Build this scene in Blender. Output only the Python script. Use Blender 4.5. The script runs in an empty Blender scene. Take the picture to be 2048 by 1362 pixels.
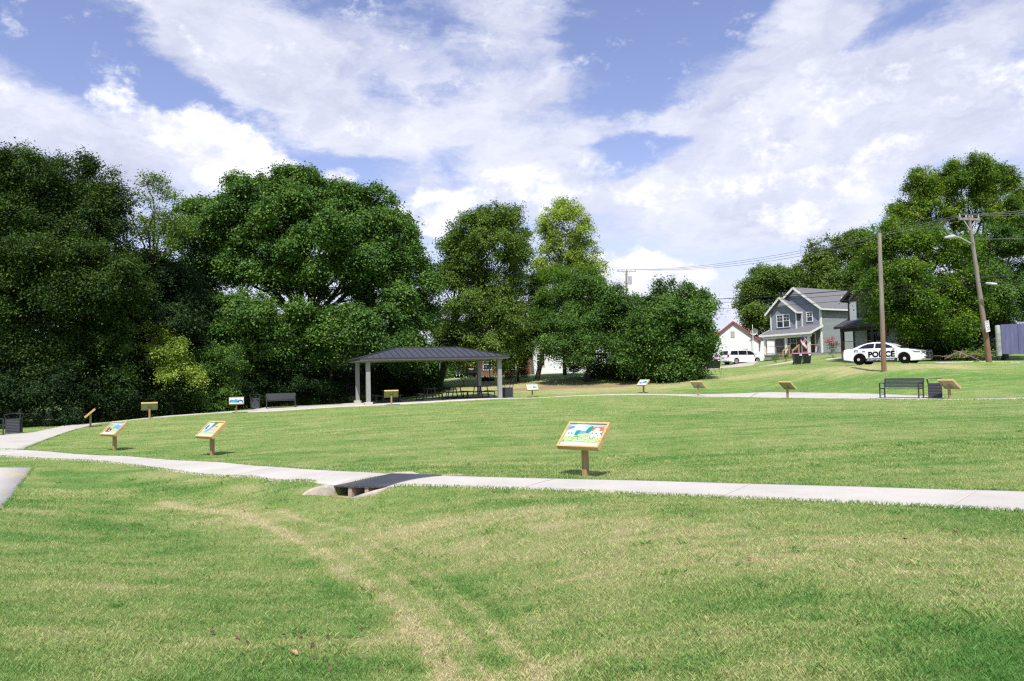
import bpy, bmesh, math, random
import numpy as np
from mathutils import Vector, Matrix, Euler

PI = math.pi
R = math.radians
random.seed(7)
sc = bpy.context.scene
COL = sc.collection

# ------------------------------------------------------------------ camera
EYE = 1.6                       # eye height of the photographer above the lawn (m)
FPX = 1480.0                    # focal length, in pixels of a 2048 px wide frame
PITCH = math.atan(69.0 / FPX)
ROLL = 0.025
CAM = np.array([0.0, 0.0, EYE])
_F = np.array([0, math.cos(PITCH), math.sin(PITCH)])
_U0 = np.array([0, -math.sin(PITCH), math.cos(PITCH)])
_X = np.array([1.0, 0, 0])
_R = math.cos(ROLL) * _X - math.sin(ROLL) * _U0
_U = math.sin(ROLL) * _X + math.cos(ROLL) * _U0

def ray(px, py):
    return _F + _R * ((px - 1024.0) / FPX) + _U * ((681.0 - py) / FPX)

def at(px, py, d):
    """world point seen in direction (px, py), d metres ahead"""
    return CAM + ray(px, py) * d

def at_h(px, py, h):
    """world point in direction (px, py), h metres below the eye"""
    r = ray(px, py)
    return CAM + r * (-h / r[2])

cam_d = bpy.data.cameras.new('camera')
cam_d.sensor_width = 36.0
cam_d.lens = FPX / 2048.0 * 36.0
cam_d.clip_start = 0.1
cam_d.clip_end = 3000.0
cam = bpy.data.objects.new('camera', cam_d)
COL.objects.link(cam)
M = Matrix(((_R[0], _U[0], -_F[0], CAM[0]), (_R[1], _U[1], -_F[1], CAM[1]), (_R[2], _U[2], -_F[2], CAM[2]), (0, 0, 0, 1)))
cam.matrix_world = M
sc.camera = cam

# ------------------------------------------------------------------ render settings
sc.render.engine = 'CYCLES'
sc.view_settings.view_transform = 'Standard'
sc.view_settings.look = 'None'
sc.view_settings.gamma = 1.0
sc.view_settings.exposure = 0.55
sc.cycles.max_bounces = 5
sc.cycles.diffuse_bounces = 2
sc.cycles.glossy_bounces = 2
sc.cycles.transmission_bounces = 3
sc.cycles.transparent_max_bounces = 6
sc.cycles.caustics_reflective = False
sc.cycles.caustics_refractive = False
sc.cycles.use_denoising = False
sc.cycles.sample_clamp_indirect = 4.0
sc.cycles.filter_width = 1.3

# ------------------------------------------------------------------ materials
class NT:
    def __init__(s, tree):
        s.t = tree
    def n(s, kind, **kw):
        nd = s.t.nodes.new(kind)
        for k, v in kw.items():
            setattr(nd, k, v)
        return nd
    def link(s, a, b):
        s.t.links.new(a, b)
    def put(s, sock, v):
        if isinstance(v, bpy.types.NodeSocket):
            s.t.links.new(v, sock)
        else:
            sock.default_value = v
    def m(s, op, a, b=0.0, c=0.0, clamp=False):
        nd = s.n('ShaderNodeMath', operation=op, use_clamp=clamp)
        s.put(nd.inputs[0], a); s.put(nd.inputs[1], b); s.put(nd.inputs[2], c)
        return nd.outputs[0]
    def vm(s, op, a, b=(0, 0, 0)):
        nd = s.n('ShaderNodeVectorMath', operation=op)
        s.put(nd.inputs[0], a); s.put(nd.inputs[1], b)
        return nd.outputs[0]
    def noise(s, vec, scale, detail=3.0, rough=0.55, out='Fac', dist=0.0):
        nd = s.n('ShaderNodeTexNoise')
        if vec is not None: s.link(vec, nd.inputs['Vector'])
        nd.inputs['Scale'].default_value = scale
        nd.inputs['Detail'].default_value = detail
        nd.inputs['Roughness'].default_value = rough
        nd.inputs['Distortion'].default_value = dist
        return nd.outputs[out]
    def ramp(s, fac, stops, interp='LINEAR'):
        nd = s.n('ShaderNodeValToRGB')
        nd.color_ramp.interpolation = interp
        el = nd.color_ramp.elements
        while len(el) < len(stops): el.new(0.5)
        for e, (p, c) in zip(el, stops):
            e.position = p
            e.color = (c, c, c, 1) if not hasattr(c, '__len__') else (*c[:3], 1)
        s.put(nd.inputs[0], fac)
        return nd.outputs[0]
    def mix(s, fac, a, b, blend='MIX'):
        nd = s.n('ShaderNodeMix', data_type='RGBA', blend_type=blend)
        s.put(nd.inputs[0], fac)
        for sk, v in ((nd.inputs[6], a), (nd.inputs[7], b)):
            if isinstance(v, bpy.types.NodeSocket): s.link(v, sk)
            else: sk.default_value = (*v[:3], 1)
        return nd.outputs[2]
    def smooth(s, v, lo, hi):
        nd = s.n('ShaderNodeMapRange', interpolation_type='SMOOTHSTEP')
        s.put(nd.inputs[0], v); s.put(nd.inputs[1], lo); s.put(nd.inputs[2], hi)
        return nd.outputs[0]
    def obj(s):
        return s.n('ShaderNodeTexCoord').outputs['Object']
    def geo(s, o='Position'):
        return s.n('ShaderNodeNewGeometry').outputs[o]

def newmat(name):
    m = bpy.data.materials.new(name)
    m.use_nodes = True
    nt = NT(m.node_tree)
    b = m.node_tree.nodes['Principled BSDF']
    return m, nt, b

def bump(nt, b, h, strength=0.3, dist=0.02):
    bn = nt.n('ShaderNodeBump')
    bn.inputs['Strength'].default_value = strength
    bn.inputs['Distance'].default_value = dist
    nt.put(bn.inputs['Height'], h)
    nt.link(bn.outputs[0], b.inputs['Normal'])

def simple(name, col, rough=0.6, metal=0.0, var=0.12, scale=6.0, spec=0.5, coat=0.0, bmp=0.0):
    """painted / plain material with a little procedural wear"""
    m, nt, b = newmat(name)
    v = nt.noise(nt.obj(), scale, 4.0, 0.6)
    dark = tuple(c * (1 - var) for c in col); lite = tuple(min(1, c * (1 + var)) for c in col)
    nt.link(nt.ramp(v, [(0.3, dark), (0.7, lite)]), b.inputs['Base Color'])
    rr = nt.m('MULTIPLY_ADD', nt.noise(nt.obj(), scale * 2.3, 2.0), 0.25, rough - 0.12)
    nt.link(rr, b.inputs['Roughness'])
    b.inputs['Metallic'].default_value = metal
    b.inputs['Specular IOR Level'].default_value = spec
    b.inputs['Coat Weight'].default_value = coat
    b.inputs['Coat Roughness'].default_value = 0.05
    if bmp: bump(nt, b, nt.noise(nt.obj(), scale * 8, 3.0), bmp, 0.01)
    return m

# ------------------------------------------------------------------ mesh builder
def basis(axis):
    a = Vector(axis).normalized()
    h = Vector((0, 0, 1)) if abs(a.z) < 0.9 else Vector((1, 0, 0))
    u = a.cross(h).normalized()
    return u, a.cross(u).normalized()

class MB:
    def __init__(s):
        s.v = []; s.f = []; s.mi = []; s.sm = []
    def add(s, vs, fs, mi=0, smooth=False, M=None):
        o = len(s.v)
        for p in vs:
            p = Vector(p)
            if M is not None: p = M @ p
            s.v.append((p.x, p.y, p.z))
        for f in fs:
            s.f.append([i + o for i in f]); s.mi.append(mi); s.sm.append(smooth)
        return s
    def box(s, c, d, M=None, mi=0, rot=None):
        x, y, z = d[0] / 2, d[1] / 2, d[2] / 2
        vs = [Vector(p) for p in ((-x, -y, -z), (x, -y, -z), (x, y, -z), (-x, y, -z), (-x, -y, z), (x, -y, z), (x, y, z), (-x, y, z))]
        if rot is not None:
            e = Euler(rot).to_matrix()
            vs = [e @ p for p in vs]
        vs = [p + Vector(c) for p in vs]
        return s.add(vs, [(0, 3, 2, 1), (4, 5, 6, 7), (0, 1, 5, 4), (1, 2, 6, 5), (2, 3, 7, 6), (3, 0, 4, 7)], mi, False, M)
    def bar(s, a, b, w, h=None, mi=0, M=None):
        """square bar between two points"""
        h = h or w
        a = Vector(a); b = Vector(b)
        ax = (b - a).normalized()
        up = Vector((0, 0, 1)) if abs(ax.z) < 0.95 else Vector((0, 1, 0))
        u = ax.cross(up).normalized(); n = u.cross(ax).normalized()
        vs = []
        for p in (a, b):
            for su, sn in ((-1, -1), (1, -1), (1, 1), (-1, 1)):
                vs.append(p + u * su * w / 2 + n * sn * h / 2)
        return s.add(vs, [(0, 1, 2, 3), (7, 6, 5, 4), (0, 4, 5, 1), (1, 5, 6, 2), (2, 6, 7, 3), (3, 7, 4, 0)], mi, False, M)
    def tube(s, pts, r, n=8, mi=0, caps=True, smooth=True, M=None):
        pts = [Vector(p) for p in pts]
        k = len(pts)
        rs = list(r) if hasattr(r, '__len__') else [r] * k
        vs = []; fs = []
        u = None
        for i, p in enumerate(pts):
            t = (pts[min(i + 1, k - 1)] - pts[max(i - 1, 0)]).normalized()
            if u is None:
                u, w = basis(t)
            else:
                u = (u - t * u.dot(t)).normalized(); w = t.cross(u).normalized()
            for j in range(n):
                a = 2 * PI * j / n
                vs.append(p + (u * math.cos(a) + w * math.sin(a)) * rs[i])
        for i in range(k - 1):
            for j in range(n):
                q = (j + 1) % n
                fs.append((i * n + j, i * n + q, (i + 1) * n + q, (i + 1) * n + j))
        s.add(vs, fs, mi, smooth, M)
        if caps:
            s.add([vs[j] for j in range(n)], [tuple(range(n))[::-1]], mi, False, M)
            s.add([vs[(k - 1) * n + j] for j in range(n)], [tuple(range(n))], mi, False, M)
        return s
    def disc(s, c, axis, r, t, n=20, mi=0, M=None, smooth=False):
        a = Vector(axis).normalized() * t / 2
        return s.tube([Vector(c) - a, Vector(c) + a], r, n, mi, True, smooth, M)
    def prism(s, poly, a, b, plane='xz', mi=0, M=None):
        """polygon in a plane, thickened from a to b along the third axis"""
        def pt(p, w):
            if plane == 'xz': return (p[0], w, p[1])
            if plane == 'xy': return (p[0], p[1], w)
            return (w, p[0], p[1])
        n = len(poly)
        vs = [pt(p, a) for p in poly] + [pt(p, b) for p in poly]
        fs = [tuple(range(n))[::-1], tuple(range(n, 2 * n))] + [(i, (i + 1) % n, n + (i + 1) % n, n + i) for i in range(n)]
        return s.add(vs, fs, mi, False, M)
    def poly(s, pts, mi=0, M=None):
        return s.add(pts, [tuple(range(len(pts)))], mi, False, M)
    def build(s, name, mats, parent=None, bevel=0.0, fix=True):
        me = bpy.data.meshes.new(name)
        me.from_pydata(s.v, [], s.f)
        if not isinstance(mats, (list, tuple)): mats = [mats]
        for m in mats: me.materials.append(m)
        me.polygons.foreach_set('material_index', s.mi)
        me.polygons.foreach_set('use_smooth', s.sm)
        if fix:
            bm = bmesh.new(); bm.from_mesh(me)
            bmesh.ops.recalc_face_normals(bm, faces=bm.faces)
            bm.to_mesh(me); bm.free()
        me.update()
        o = bpy.data.objects.new(name, me)
        COL.objects.link(o)
        if parent is not None: o.parent = parent
        if bevel:
            bv = o.modifiers.new('edge', 'BEVEL')
            bv.width = bevel; bv.segments = 2; bv.limit_method = 'ANGLE'; bv.angle_limit = R(40)
        return o

def np_mesh(name, verts, quads, mat, parent=None, attrs=None, smooth=False, tris=None):
    """big meshes straight from numpy arrays (quads: n x 4 indices)"""
    me = bpy.data.meshes.new(name)
    faces = quads if tris is None else tris
    k = faces.shape[1]
    me.vertices.add(len(verts))
    me.vertices.foreach_set('co', np.ascontiguousarray(verts, dtype=np.float32).ravel())
    me.loops.add(faces.size)
    me.loops.foreach_set('vertex_index', np.ascontiguousarray(faces, dtype=np.int32).ravel())
    me.polygons.add(len(faces))
    me.polygons.foreach_set('loop_start', np.arange(0, faces.size, k, dtype=np.int32))
    if smooth: me.polygons.foreach_set('use_smooth', np.ones(len(faces), dtype=bool))
    me.update(calc_edges=True)
    for an, av in (attrs or {}).items():
        a = me.attributes.new(an, 'FLOAT', 'POINT')
        a.data.foreach_set('value', np.ascontiguousarray(av, dtype=np.float32))
    me.materials.append(mat)
    o = bpy.data.objects.new(name, me)
    COL.objects.link(o)
    if parent is not None: o.parent = parent
    return o

def tag(o, label=None, cat=None, group=None, kind=None):
    if label: o['label'] = label
    if cat: o['category'] = cat
    if group: o['group'] = group
    if kind: o['kind'] = kind
    return o

def thing(name, label, cat, loc=(0, 0, 0), rz=0.0, group=None):
    o = bpy.data.objects.new(name, None)
    o.empty_display_size = 0.2
    COL.objects.link(o)
    o.location = loc; o.rotation_euler = (0, 0, rz)
    return tag(o, label, cat, group)

def kids(o):
    return [c for c in list(bpy.data.objects) if c.parent == o]

def copy_tree(o, parent=None):
    ch = kids(o)
    c = o.copy(); COL.objects.link(c)
    c.parent = parent
    for k in ch: copy_tree(k, c)
    return c

_txt = {}
def text_faces(s, size, bold=0.0):
    """outline text as filled faces: verts (x, y) centred on x, faces"""
    cu = bpy.data.curves.new('lettering', 'FONT')
    cu.body = s; cu.size = size; cu.align_x = 'CENTER'; cu.align_y = 'CENTER'; cu.resolution_u = 3; cu.offset = bold
    ob = bpy.data.objects.new('lettering', cu)
    COL.objects.link(ob)
    dg = bpy.context.evaluated_depsgraph_get()
    me = bpy.data.meshes.new_from_object(ob.evaluated_get(dg))
    vs = [tuple(v.co) for v in me.vertices]; fs = [tuple(p.vertices) for p in me.polygons]
    bpy.data.objects.remove(ob); bpy.data.curves.remove(cu); bpy.data.meshes.remove(me)
    return vs, fs

# ------------------------------------------------------------------ terrain
# where each thing stands: (px, py, distance)
SIGN_SPOTS = [(1170, 953, 12.2), (228, 901, 22.9), (423, 911, 19.4), (180, 854, 35.5), (299, 837, 40.0), (473, 825, 42.4), (783, 810.5, 42.9),
              (1065, 794.7, 49.4), (1287, 785.6, 49.0), (1397, 792.0, 43.2), (1576, 796.7, 37.6), (1900, 799.3, 31.7)]
CP = [at(*s) for s in SIGN_SPOTS]
def cd(px, py, d): CP.append(at(px, py, d))
def ch(px, py, h): CP.append(at_h(px, py, h))
# foreground and swale
for a in ((-300, 1362, 1.80), (0, 1362, 1.80), (400, 1362, 1.82), (860, 1362, 1.92), (1150, 1362, 1.72), (1500, 1362, 1.62), (2048, 1362, 1.55),
          (-300, 1150, 1.82), (0, 1150, 1.88), (300, 1150, 1.98), (700, 1150, 2.04), (1000, 1150, 1.82), (1300, 1150, 1.66), (2048, 1150, 1.6),
          (620, 1040, 1.98), (400, 1010, 2.08), (200, 980, 2.07), (65, 937, 1.92), (0, 1020, 1.86), (-200, 1000, 1.9), (0, 925, 1.98),
          (610, 1000, 1.83), (700, 1004, 1.81), (800, 988, 1.675), (775, 983, 1.655), (745, 990, 1.70), (718, 998, 1.79), (850, 1000, 1.72), (1000, 1050, 1.7), (500, 990, 1.93),
          (2048, 1026, 1.6), (2048, 985, 1.62), (1600, 990, 1.63), (1300, 990, 1.65), (1300, 963, 1.66), (1044, 957, 1.65), (942, 976, 1.64),
          (885, 953, 1.65), (772, 975, 1.64), (781, 949.5, 1.67), (667, 971, 1.66), (598, 962.7, 1.71), (610, 939.6, 1.76), (342, 942, 1.875), (500, 955, 1.78), (250, 929.5, 1.925), (700, 944.6, 1.705), (512, 932.5, 1.82), (250, 913.3, 1.945),
          (331, 920, 1.91), (120, 920, 1.98), (100, 904, 2.0), (0, 913, 2.0), (0, 880, 2.0), (30, 868, 2.0), (100, 877, 2.0), (150, 849, 2.0),
          (225, 844, 1.98), (282, 837, 1.88), (-300, 900, 2.0),
          (1000, 850, 1.6), (700, 870, 1.68), (1000, 818, 1.56), (1400, 850, 1.55), (1300, 815, 1.52), (1700, 850, 1.5), (2000, 850, 1.46), (2048, 900, 1.52),
          (500, 860, 1.85), (1700, 815, 1.5)):
    ch(*a)
for a in ((500, 825, 43.0), (521, 816, 46.0), (723, 812, 42.8), (705, 808, 46.5), (998, 797.5, 46.0), (955, 790, 51.5), (1056, 796.5, 46.5), (1146, 792, 46.3),
          (1244, 789.2, 46.5), (1366, 791, 43.5), (1440, 790, 43.5), (1521, 786, 44.0), (1742, 788, 37.5), (1500, 794, 40.5), (1573, 796.2, 38.3), (1788, 798.4, 32.5),
          (1874, 799.6, 31.0), (2048, 797, 29.5), (2048, 798.4, 28.0),
          (1500, 780, 48), (1500, 760, 54), (1500, 741, 62), (1700, 775, 41), (1700, 755, 44.5), (1768, 742, 43), (2048, 770, 35), (2048, 742, 41), (2048, 725, 46), (1930, 724.5, 46),
          (1770, 728.6, 46.5), (1850, 727, 46), (1650, 736, 50), (1600, 730, 62), (1560, 734, 62), (1978, 724, 45.5),
          (1770, 731.0, 50.5), (1860, 729.3, 51), (1700, 732.5, 50.5), (1930, 723, 53), (2030, 722, 52), (2100, 720, 60), (1900, 720, 66),
          (1600, 715, 79), (1660, 713, 74), (1480, 728, 86), (1430, 737, 74), (1480, 735, 70), (1540, 727, 78), (1500, 720, 110),
          (1100, 775, 57), (1100, 757, 63), (1200, 769, 58), (1200, 750, 64), (1300, 766, 56), (1300, 752, 62), (1400, 762, 54), (1400, 746, 62),
          (950, 777, 58), (930, 757, 69), (1010, 756, 68), (1000, 780, 55), (870, 785, 57), (880, 760, 72),
          (0, 855, 39), (200, 846, 42), (400, 824, 51), (600, 811, 53), (780, 799, 55), (-300, 865, 36)):
    cd(*a)
CP = np.array(CP)
for ang in range(0, 360, 20):
    for r_, z_ in ((130.0, 0.6), (220.0, 0.6)):
        a = R(ang)
        back = math.cos(a) < -0.2
        if r_ < 200 and not back: z_ = 0.9 + 0.9 * max(0, math.sin(a)) - 0.9 * max(0, -math.sin(a))
        CP = np.vstack([CP, (math.sin(a) * r_, math.cos(a) * r_, z_ if not back else 0.0)])
for p in ((0, -3, -.1), (-8, -3, -.15), (8, -3, 0), (0, -20, 0), (-25, -15, 0), (25, -15, 0.2), (-20, 5, -.3), (20, 5, .1), (-40, 15, -.4), (40, 15, .8), (60, 45, 1.9), (-55, 40, -.4), (-50, 70, 0.0), (0, 1.2, -.2)):
    CP = np.vstack([CP, p])
S_ = 20.0
def _phi(d2):
    return np.where(d2 > 1e-12, 0.5 * d2 * np.log(np.maximum(d2, 1e-12)), 0.0)
_n = len(CP)
_xy = CP[:, :2] / S_
_d2 = ((_xy[:, None] - _xy[None]) ** 2).sum(-1)
_A = np.zeros((_n + 3, _n + 3))
_A[:_n, :_n] = _phi(_d2) + np.eye(_n) * 6e-4
_A[:_n, _n] = 1; _A[:_n, _n + 1:] = _xy
_A[_n:, :_n] = _A[:_n, _n:].T
_w = np.linalg.solve(_A, np.concatenate([CP[:, 2], np.zeros(3)]))

# the drain under the path: a shallow channel crossing it
DR_A, DR_B, DR_C, DR_D = [at_h(*p) for p in ((667, 971, 1.66), (772, 975, 1.64), (887, 953.5, 1.65), (781, 949.7, 1.67))]
_mn = (DR_A + DR_B) / 2; _mf = (DR_C + DR_D) / 2
DR_T = (_mf - _mn)[:2]; DR_LEN = float(np.linalg.norm(DR_T)); DR_T = DR_T / DR_LEN
DR_E = (DR_B - DR_A)[:2]; DR_W = float(np.linalg.norm(DR_E)); DR_E = DR_E / DR_W

def sstep(x):
    x = np.clip(x, 0, 1)
    return x * x * (3 - 2 * x)

def drain_uv(x, y):
    """oblique coordinates: s along the path edge (0 in the middle), t along the channel"""
    dx = x - _mn[0]; dy = y - _mn[1]
    det = DR_E[0] * DR_T[1] - DR_E[1] * DR_T[0]
    return (dx * DR_T[1] - dy * DR_T[0]) / det, (DR_E[0] * dy - DR_E[1] * dx) / det

def ground(x, y, dip=True):
    x = np.asarray(x, dtype=np.float64); y = np.asarray(y, dtype=np.float64)
    shp = x.shape
    x = x.ravel(); y = y.ravel()
    z = np.empty(len(x))
    for i in range(0, len(x), 40000):
        q = np.stack([x[i:i + 40000], y[i:i + 40000]], 1) / S_
        d2 = (q ** 2).sum(1)[:, None] + (_xy ** 2).sum(1)[None] - 2 * q @ _xy.T
        z[i:i + 40000] = _phi(np.maximum(d2, 0)) @ _w[:_n] + _w[_n] + q @ _w[_n + 1:]
    r = np.hypot(x, y)
    k = sstep((r - 120.0) / 90.0)
    z = z * (1 - k) + 0.6 * k
    if dip:
        s, t = drain_uv(x, y)
        H_ = DR_W / 2
        under = sstep((H_ + 0.02 - np.abs(s)) / 0.06) * sstep((t + 0.27) / 0.05) * sstep((DR_LEN + 0.4 - t) / 0.2)
        mouth = sstep((s + H_ + 0.62) / 0.25) * sstep((H_ - s) / 0.06) * sstep((t + 0.27) / 0.05) * sstep((0.02 - t) / 0.05)
        z = z - 0.25 * np.maximum(under, mouth)
    return z.reshape(shp)

def gz(x, y):
    return float(ground(np.array([x]), np.array([y]))[0])

def hit(px, py, d0=2.0, d1=120.0):
    """where the line of sight (px, py) meets the lawn"""
    r = ray(px, py)
    ds = np.exp(np.linspace(math.log(d0), math.log(d1), 700))
    P = CAM[None] + r[None] * ds[:, None]
    df = P[:, 2] - ground(P[:, 0], P[:, 1], False)
    i = int(np.argmax(df < 0))
    if df[i] >= 0: return CAM + r * d1
    if i == 0: return P[0]
    t = df[i - 1] / (df[i - 1] - df[i])
    return P[i - 1] * (1 - t) + P[i] * t
# ------------------------------------------------------------------ sun and sky
SUN_EL, SUN_AZ = R(57), R(184)      # azimuth measured clockwise from +y: behind the photographer, a little to the left
sd = np.array([math.sin(SUN_AZ) * math.cos(SUN_EL), math.cos(SUN_AZ) * math.cos(SUN_EL), math.sin(SUN_EL)])
sl = bpy.data.lights.new('sun', 'SUN')
sl.energy = 4.0; sl.angle = R(0.53); sl.color = (1.0, 0.955, 0.88)
so = bpy.data.objects.new('sun', sl)
COL.objects.link(so)
so.rotation_euler = Vector((-sd[0], -sd[1], -sd[2])).to_track_quat('-Z', 'Y').to_euler()
so.location = (0, -30, 60)

w = bpy.data.worlds.new('World')
sc.world = w
w.use_nodes = True
nt = NT(w.node_tree)
for n_ in list(w.node_tree.nodes): w.node_tree.nodes.remove(n_)
out = nt.n('ShaderNodeOutputWorld'); bg = nt.n('ShaderNodeBackground')
nt.link(bg.outputs[0], out.inputs[0])
sky = nt.n('ShaderNodeTexSky', sky_type='NISHITA')
sky.sun_disc = False
sky.sun_elevation = SUN_EL; sky.sun_rotation = SUN_AZ
sky.air_density = 1.1; sky.dust_density = 0.6; sky.ozone_density = 2.5; sky.altitude = 120
dirv = nt.n('ShaderNodeTexCoord').outputs['Generated']
sep = nt.n('ShaderNodeSeparateXYZ'); nt.link(dirv, sep.inputs[0])
X, Y, Z = sep.outputs
az = nt.m('ARCTAN2', X, Y)
el = nt.m('ARCSINE', Z)
# cloud field: noise on the sky sphere, stretched sideways, plus the large masses of the day
wv = nt.vm('MULTIPLY', dirv, (1.0, 1.0, 2.1))
warp = nt.noise(wv, 4.0, 8.0, 0.62, 'Color')
wv2 = nt.vm('ADD', wv, nt.vm('MULTIPLY', nt.vm('SUBTRACT', warp, (0.5, 0.5, 0.5)), (0.34, 0.34, 0.34)))
f1 = nt.noise(wv2, 5.2, 11.0, 0.66)
# streaks fan out on a flat layer high above
inv = nt.m('DIVIDE', 1.0, nt.m('MAXIMUM', Z, 0.06))
cmb = nt.n('ShaderNodeCombineXYZ')
nt.link(nt.m('MULTIPLY', X, inv), cmb.inputs[0]); nt.link(nt.m('MULTIPLY', nt.m('MULTIPLY', Y, inv), 0.55), cmb.inputs[1])
f2 = nt.noise(cmb.outputs[0], 1.5, 8.0, 0.6, dist=0.5)
wr = nt.n('ShaderNodeSeparateColor'); nt.link(warp, wr.inputs[0])
azw = nt.m('MULTIPLY_ADD', nt.m('SUBTRACT', wr.outputs[0], 0.5), 0.30, az)
elw = nt.m('MULTIPLY_ADD', nt.m('SUBTRACT', wr.outputs[1], 0.5), 0.17, el)

def sky_ae(px, py):
    r = ray(px, py); r = r / np.linalg.norm(r)
    return math.atan2(r[0], r[1]), math.asin(r[2])

def blob(px, py, rx, ry, tilt=0.0, A=azw, E=elw):
    """a soft elliptical mass of cloud, its size given in degrees of sky"""
    a0, e0 = sky_ae(px, py)
    ra, re = rx / 1480.0, ry / 1480.0
    c, s = math.cos(R(tilt)), math.sin(R(tilt))
    da = nt.m('SUBTRACT', A, a0); de = nt.m('SUBTRACT', E, e0)
    u = nt.m('MULTIPLY_ADD', da, c / ra, nt.m('MULTIPLY', de, s / ra))
    v = nt.m('MULTIPLY_ADD', da, -s / re, nt.m('MULTIPLY', de, c / re))
    q = nt.m('MULTIPLY_ADD', u, u, nt.m('MULTIPLY', v, v))
    return nt.smooth(q, 1.7, 0.05)

def addall(lst):
    r_ = None
    for wgt, n_ in lst:
        r_ = nt.m('MULTIPLY', n_, wgt) if r_ is None else nt.m('MULTIPLY_ADD', n_, wgt, r_)
    return r_
mass = addall([(0.75, blob(430, 60, 190, 110, -20)), (0.85, blob(610, 130, 300, 125, -14)), (0.5, blob(760, 215, 210, 50, -12)),
               (0.80, blob(100, 240, 270, 95, -14)), (0.6, blob(250, 320, 330, 80, -8)),
               (0.85, blob(1000, 250, 190, 110, 12)), (0.55, blob(1130, 165, 150, 35, 12)), (0.5, blob(1010, 40, 130, 60, 10)),
               (0.95, blob(1560, 200, 260, 150, 24)), (0.8, blob(1570, 60, 250, 75, 42)), (0.85, blob(1890, 110, 260, 75, 20)),
               (0.8, blob(1800, 270, 330, 130, 8)), (0.6, blob(1270, 250, 160, 26, 12)),
               (0.8, blob(1120, 375, 260, 65, 0)), (0.75, blob(1480, 370, 380, 90, 4)), (0.55, blob(800, 360, 60, 70, 60)),
               (-0.7, blob(110, 70, 200, 90, -15)), (-0.8, blob(1230, 90, 160, 110, 40)), (-0.75, blob(1285, 300, 140, 38, 6)),
               (-0.65, blob(690, 305, 130, 40, -8)), (-0.55, blob(890, 320, 70, 30, 0)), (-0.5, blob(1940, 150, 150, 24, 14)), (-0.5, blob(1790, 50, 120, 45, 22)),
               (-0.4, blob(390, 195, 110, 26, -20))])
low = nt.smooth(el, 0.17, 0.02)
behind = nt.smooth(Y, 0.35, -0.1)
cov = nt.m('ADD', mass, nt.m('MULTIPLY_ADD', low, 0.85, nt.m('MULTIPLY', behind, 0.35)))
tex = nt.m('ADD', nt.m('MULTIPLY', nt.m('SUBTRACT', f1, 0.5), 2.7), nt.m('MULTIPLY', nt.m('SUBTRACT', f2, 0.5), 2.2))
cd_ = nt.m('ADD', cov, tex)
mask = nt.m('MULTIPLY', nt.smooth(cd_, -0.22, 1.15), 0.90)
# bright cumulus heads with firm edges
nb = nt.noise(nt.vm('MULTIPLY', dirv, (1.0, 1.0, 1.4)), 19.0, 10.0, 0.64)
nbs = nt.m('SUBTRACT', nb, 0.5)
azc = nt.m('MULTIPLY_ADD', nt.m('SUBTRACT', wr.outputs[0], 0.5), 0.04, az); elc = nt.m('MULTIPLY_ADD', nt.m('SUBTRACT', wr.outputs[1], 0.5), 0.03, el)
cum = addall([(0.95, blob(455, 305, 120, 66, -20, azc, elc)), (0.5, blob(250, 212, 70, 30, -8, azc, elc)), (0.3, blob(310, 260, 130, 36, -14, azc, elc)),
              (0.75, blob(1300, 560, 140, 60, -10, azc, elc)), (0.5, blob(1190, 555, 70, 45, 0, azc, elc)), (0.7, blob(850, 425, 90, 45, 10, azc, elc)), (0.55, blob(680, 350, 40, 20, 0, azc, elc)),
              (0.45, blob(1100, 375, 200, 48, 2, azc, elc)), (0.36, blob(1430, 365, 190, 38, 4, azc, elc)), (0.4, blob(1600, 225, 140, 75, 10, azc, elc)),
              (0.4, blob(1660, 370, 90, 45, 20, azc, elc)), (0.35, blob(1780, 300, 70, 30, 20, azc, elc)), (0.35, blob(1590, 430, 90, 30, 0, azc, elc)), (0.25, blob(1960, 190, 120, 60, 10, azc, elc))])
cmask = nt.smooth(nt.m('MULTIPLY_ADD', nbs, 2.4, cum), 0.14, 0.74)
shade = nt.noise(wv2, 7.0, 6.0, 0.6)
K = 12.0
skyc = nt.mix(1.0, sky.outputs[0], (1.62, 1.32, 1.46), 'MULTIPLY')
haze_c = nt.mix(nt.smooth(el, 0.30, 0.0), skyc, tuple(K * c for c in (0.50, 0.55, 0.69)))
cl = nt.ramp(shade, [(0.30, (0.42, 0.435, 0.555)), (0.52, (0.55, 0.565, 0.655)), (0.70, (0.66, 0.67, 0.735))])
cl = nt.vm('MULTIPLY', cl, (K, K, K))
withcl = nt.mix(mask, haze_c, cl)
cbr = nt.ramp(nb, [(0.34, (0.52, 0.54, 0.65)), (0.52, (0.68, 0.69, 0.745)), (0.64, (0.76, 0.765, 0.79))])
cbr = nt.vm('MULTIPLY', cbr, (K, K, K))
final = nt.mix(cmask, withcl, cbr)
nt.link(final, bg.inputs['Color'])
bg.inputs['Strength'].default_value = 1.0 / K if False else 0.085
try:
    w.cycles.sampling_method = 'MANUAL'; w.cycles.sample_map_resolution = 512
except Exception: pass

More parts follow.
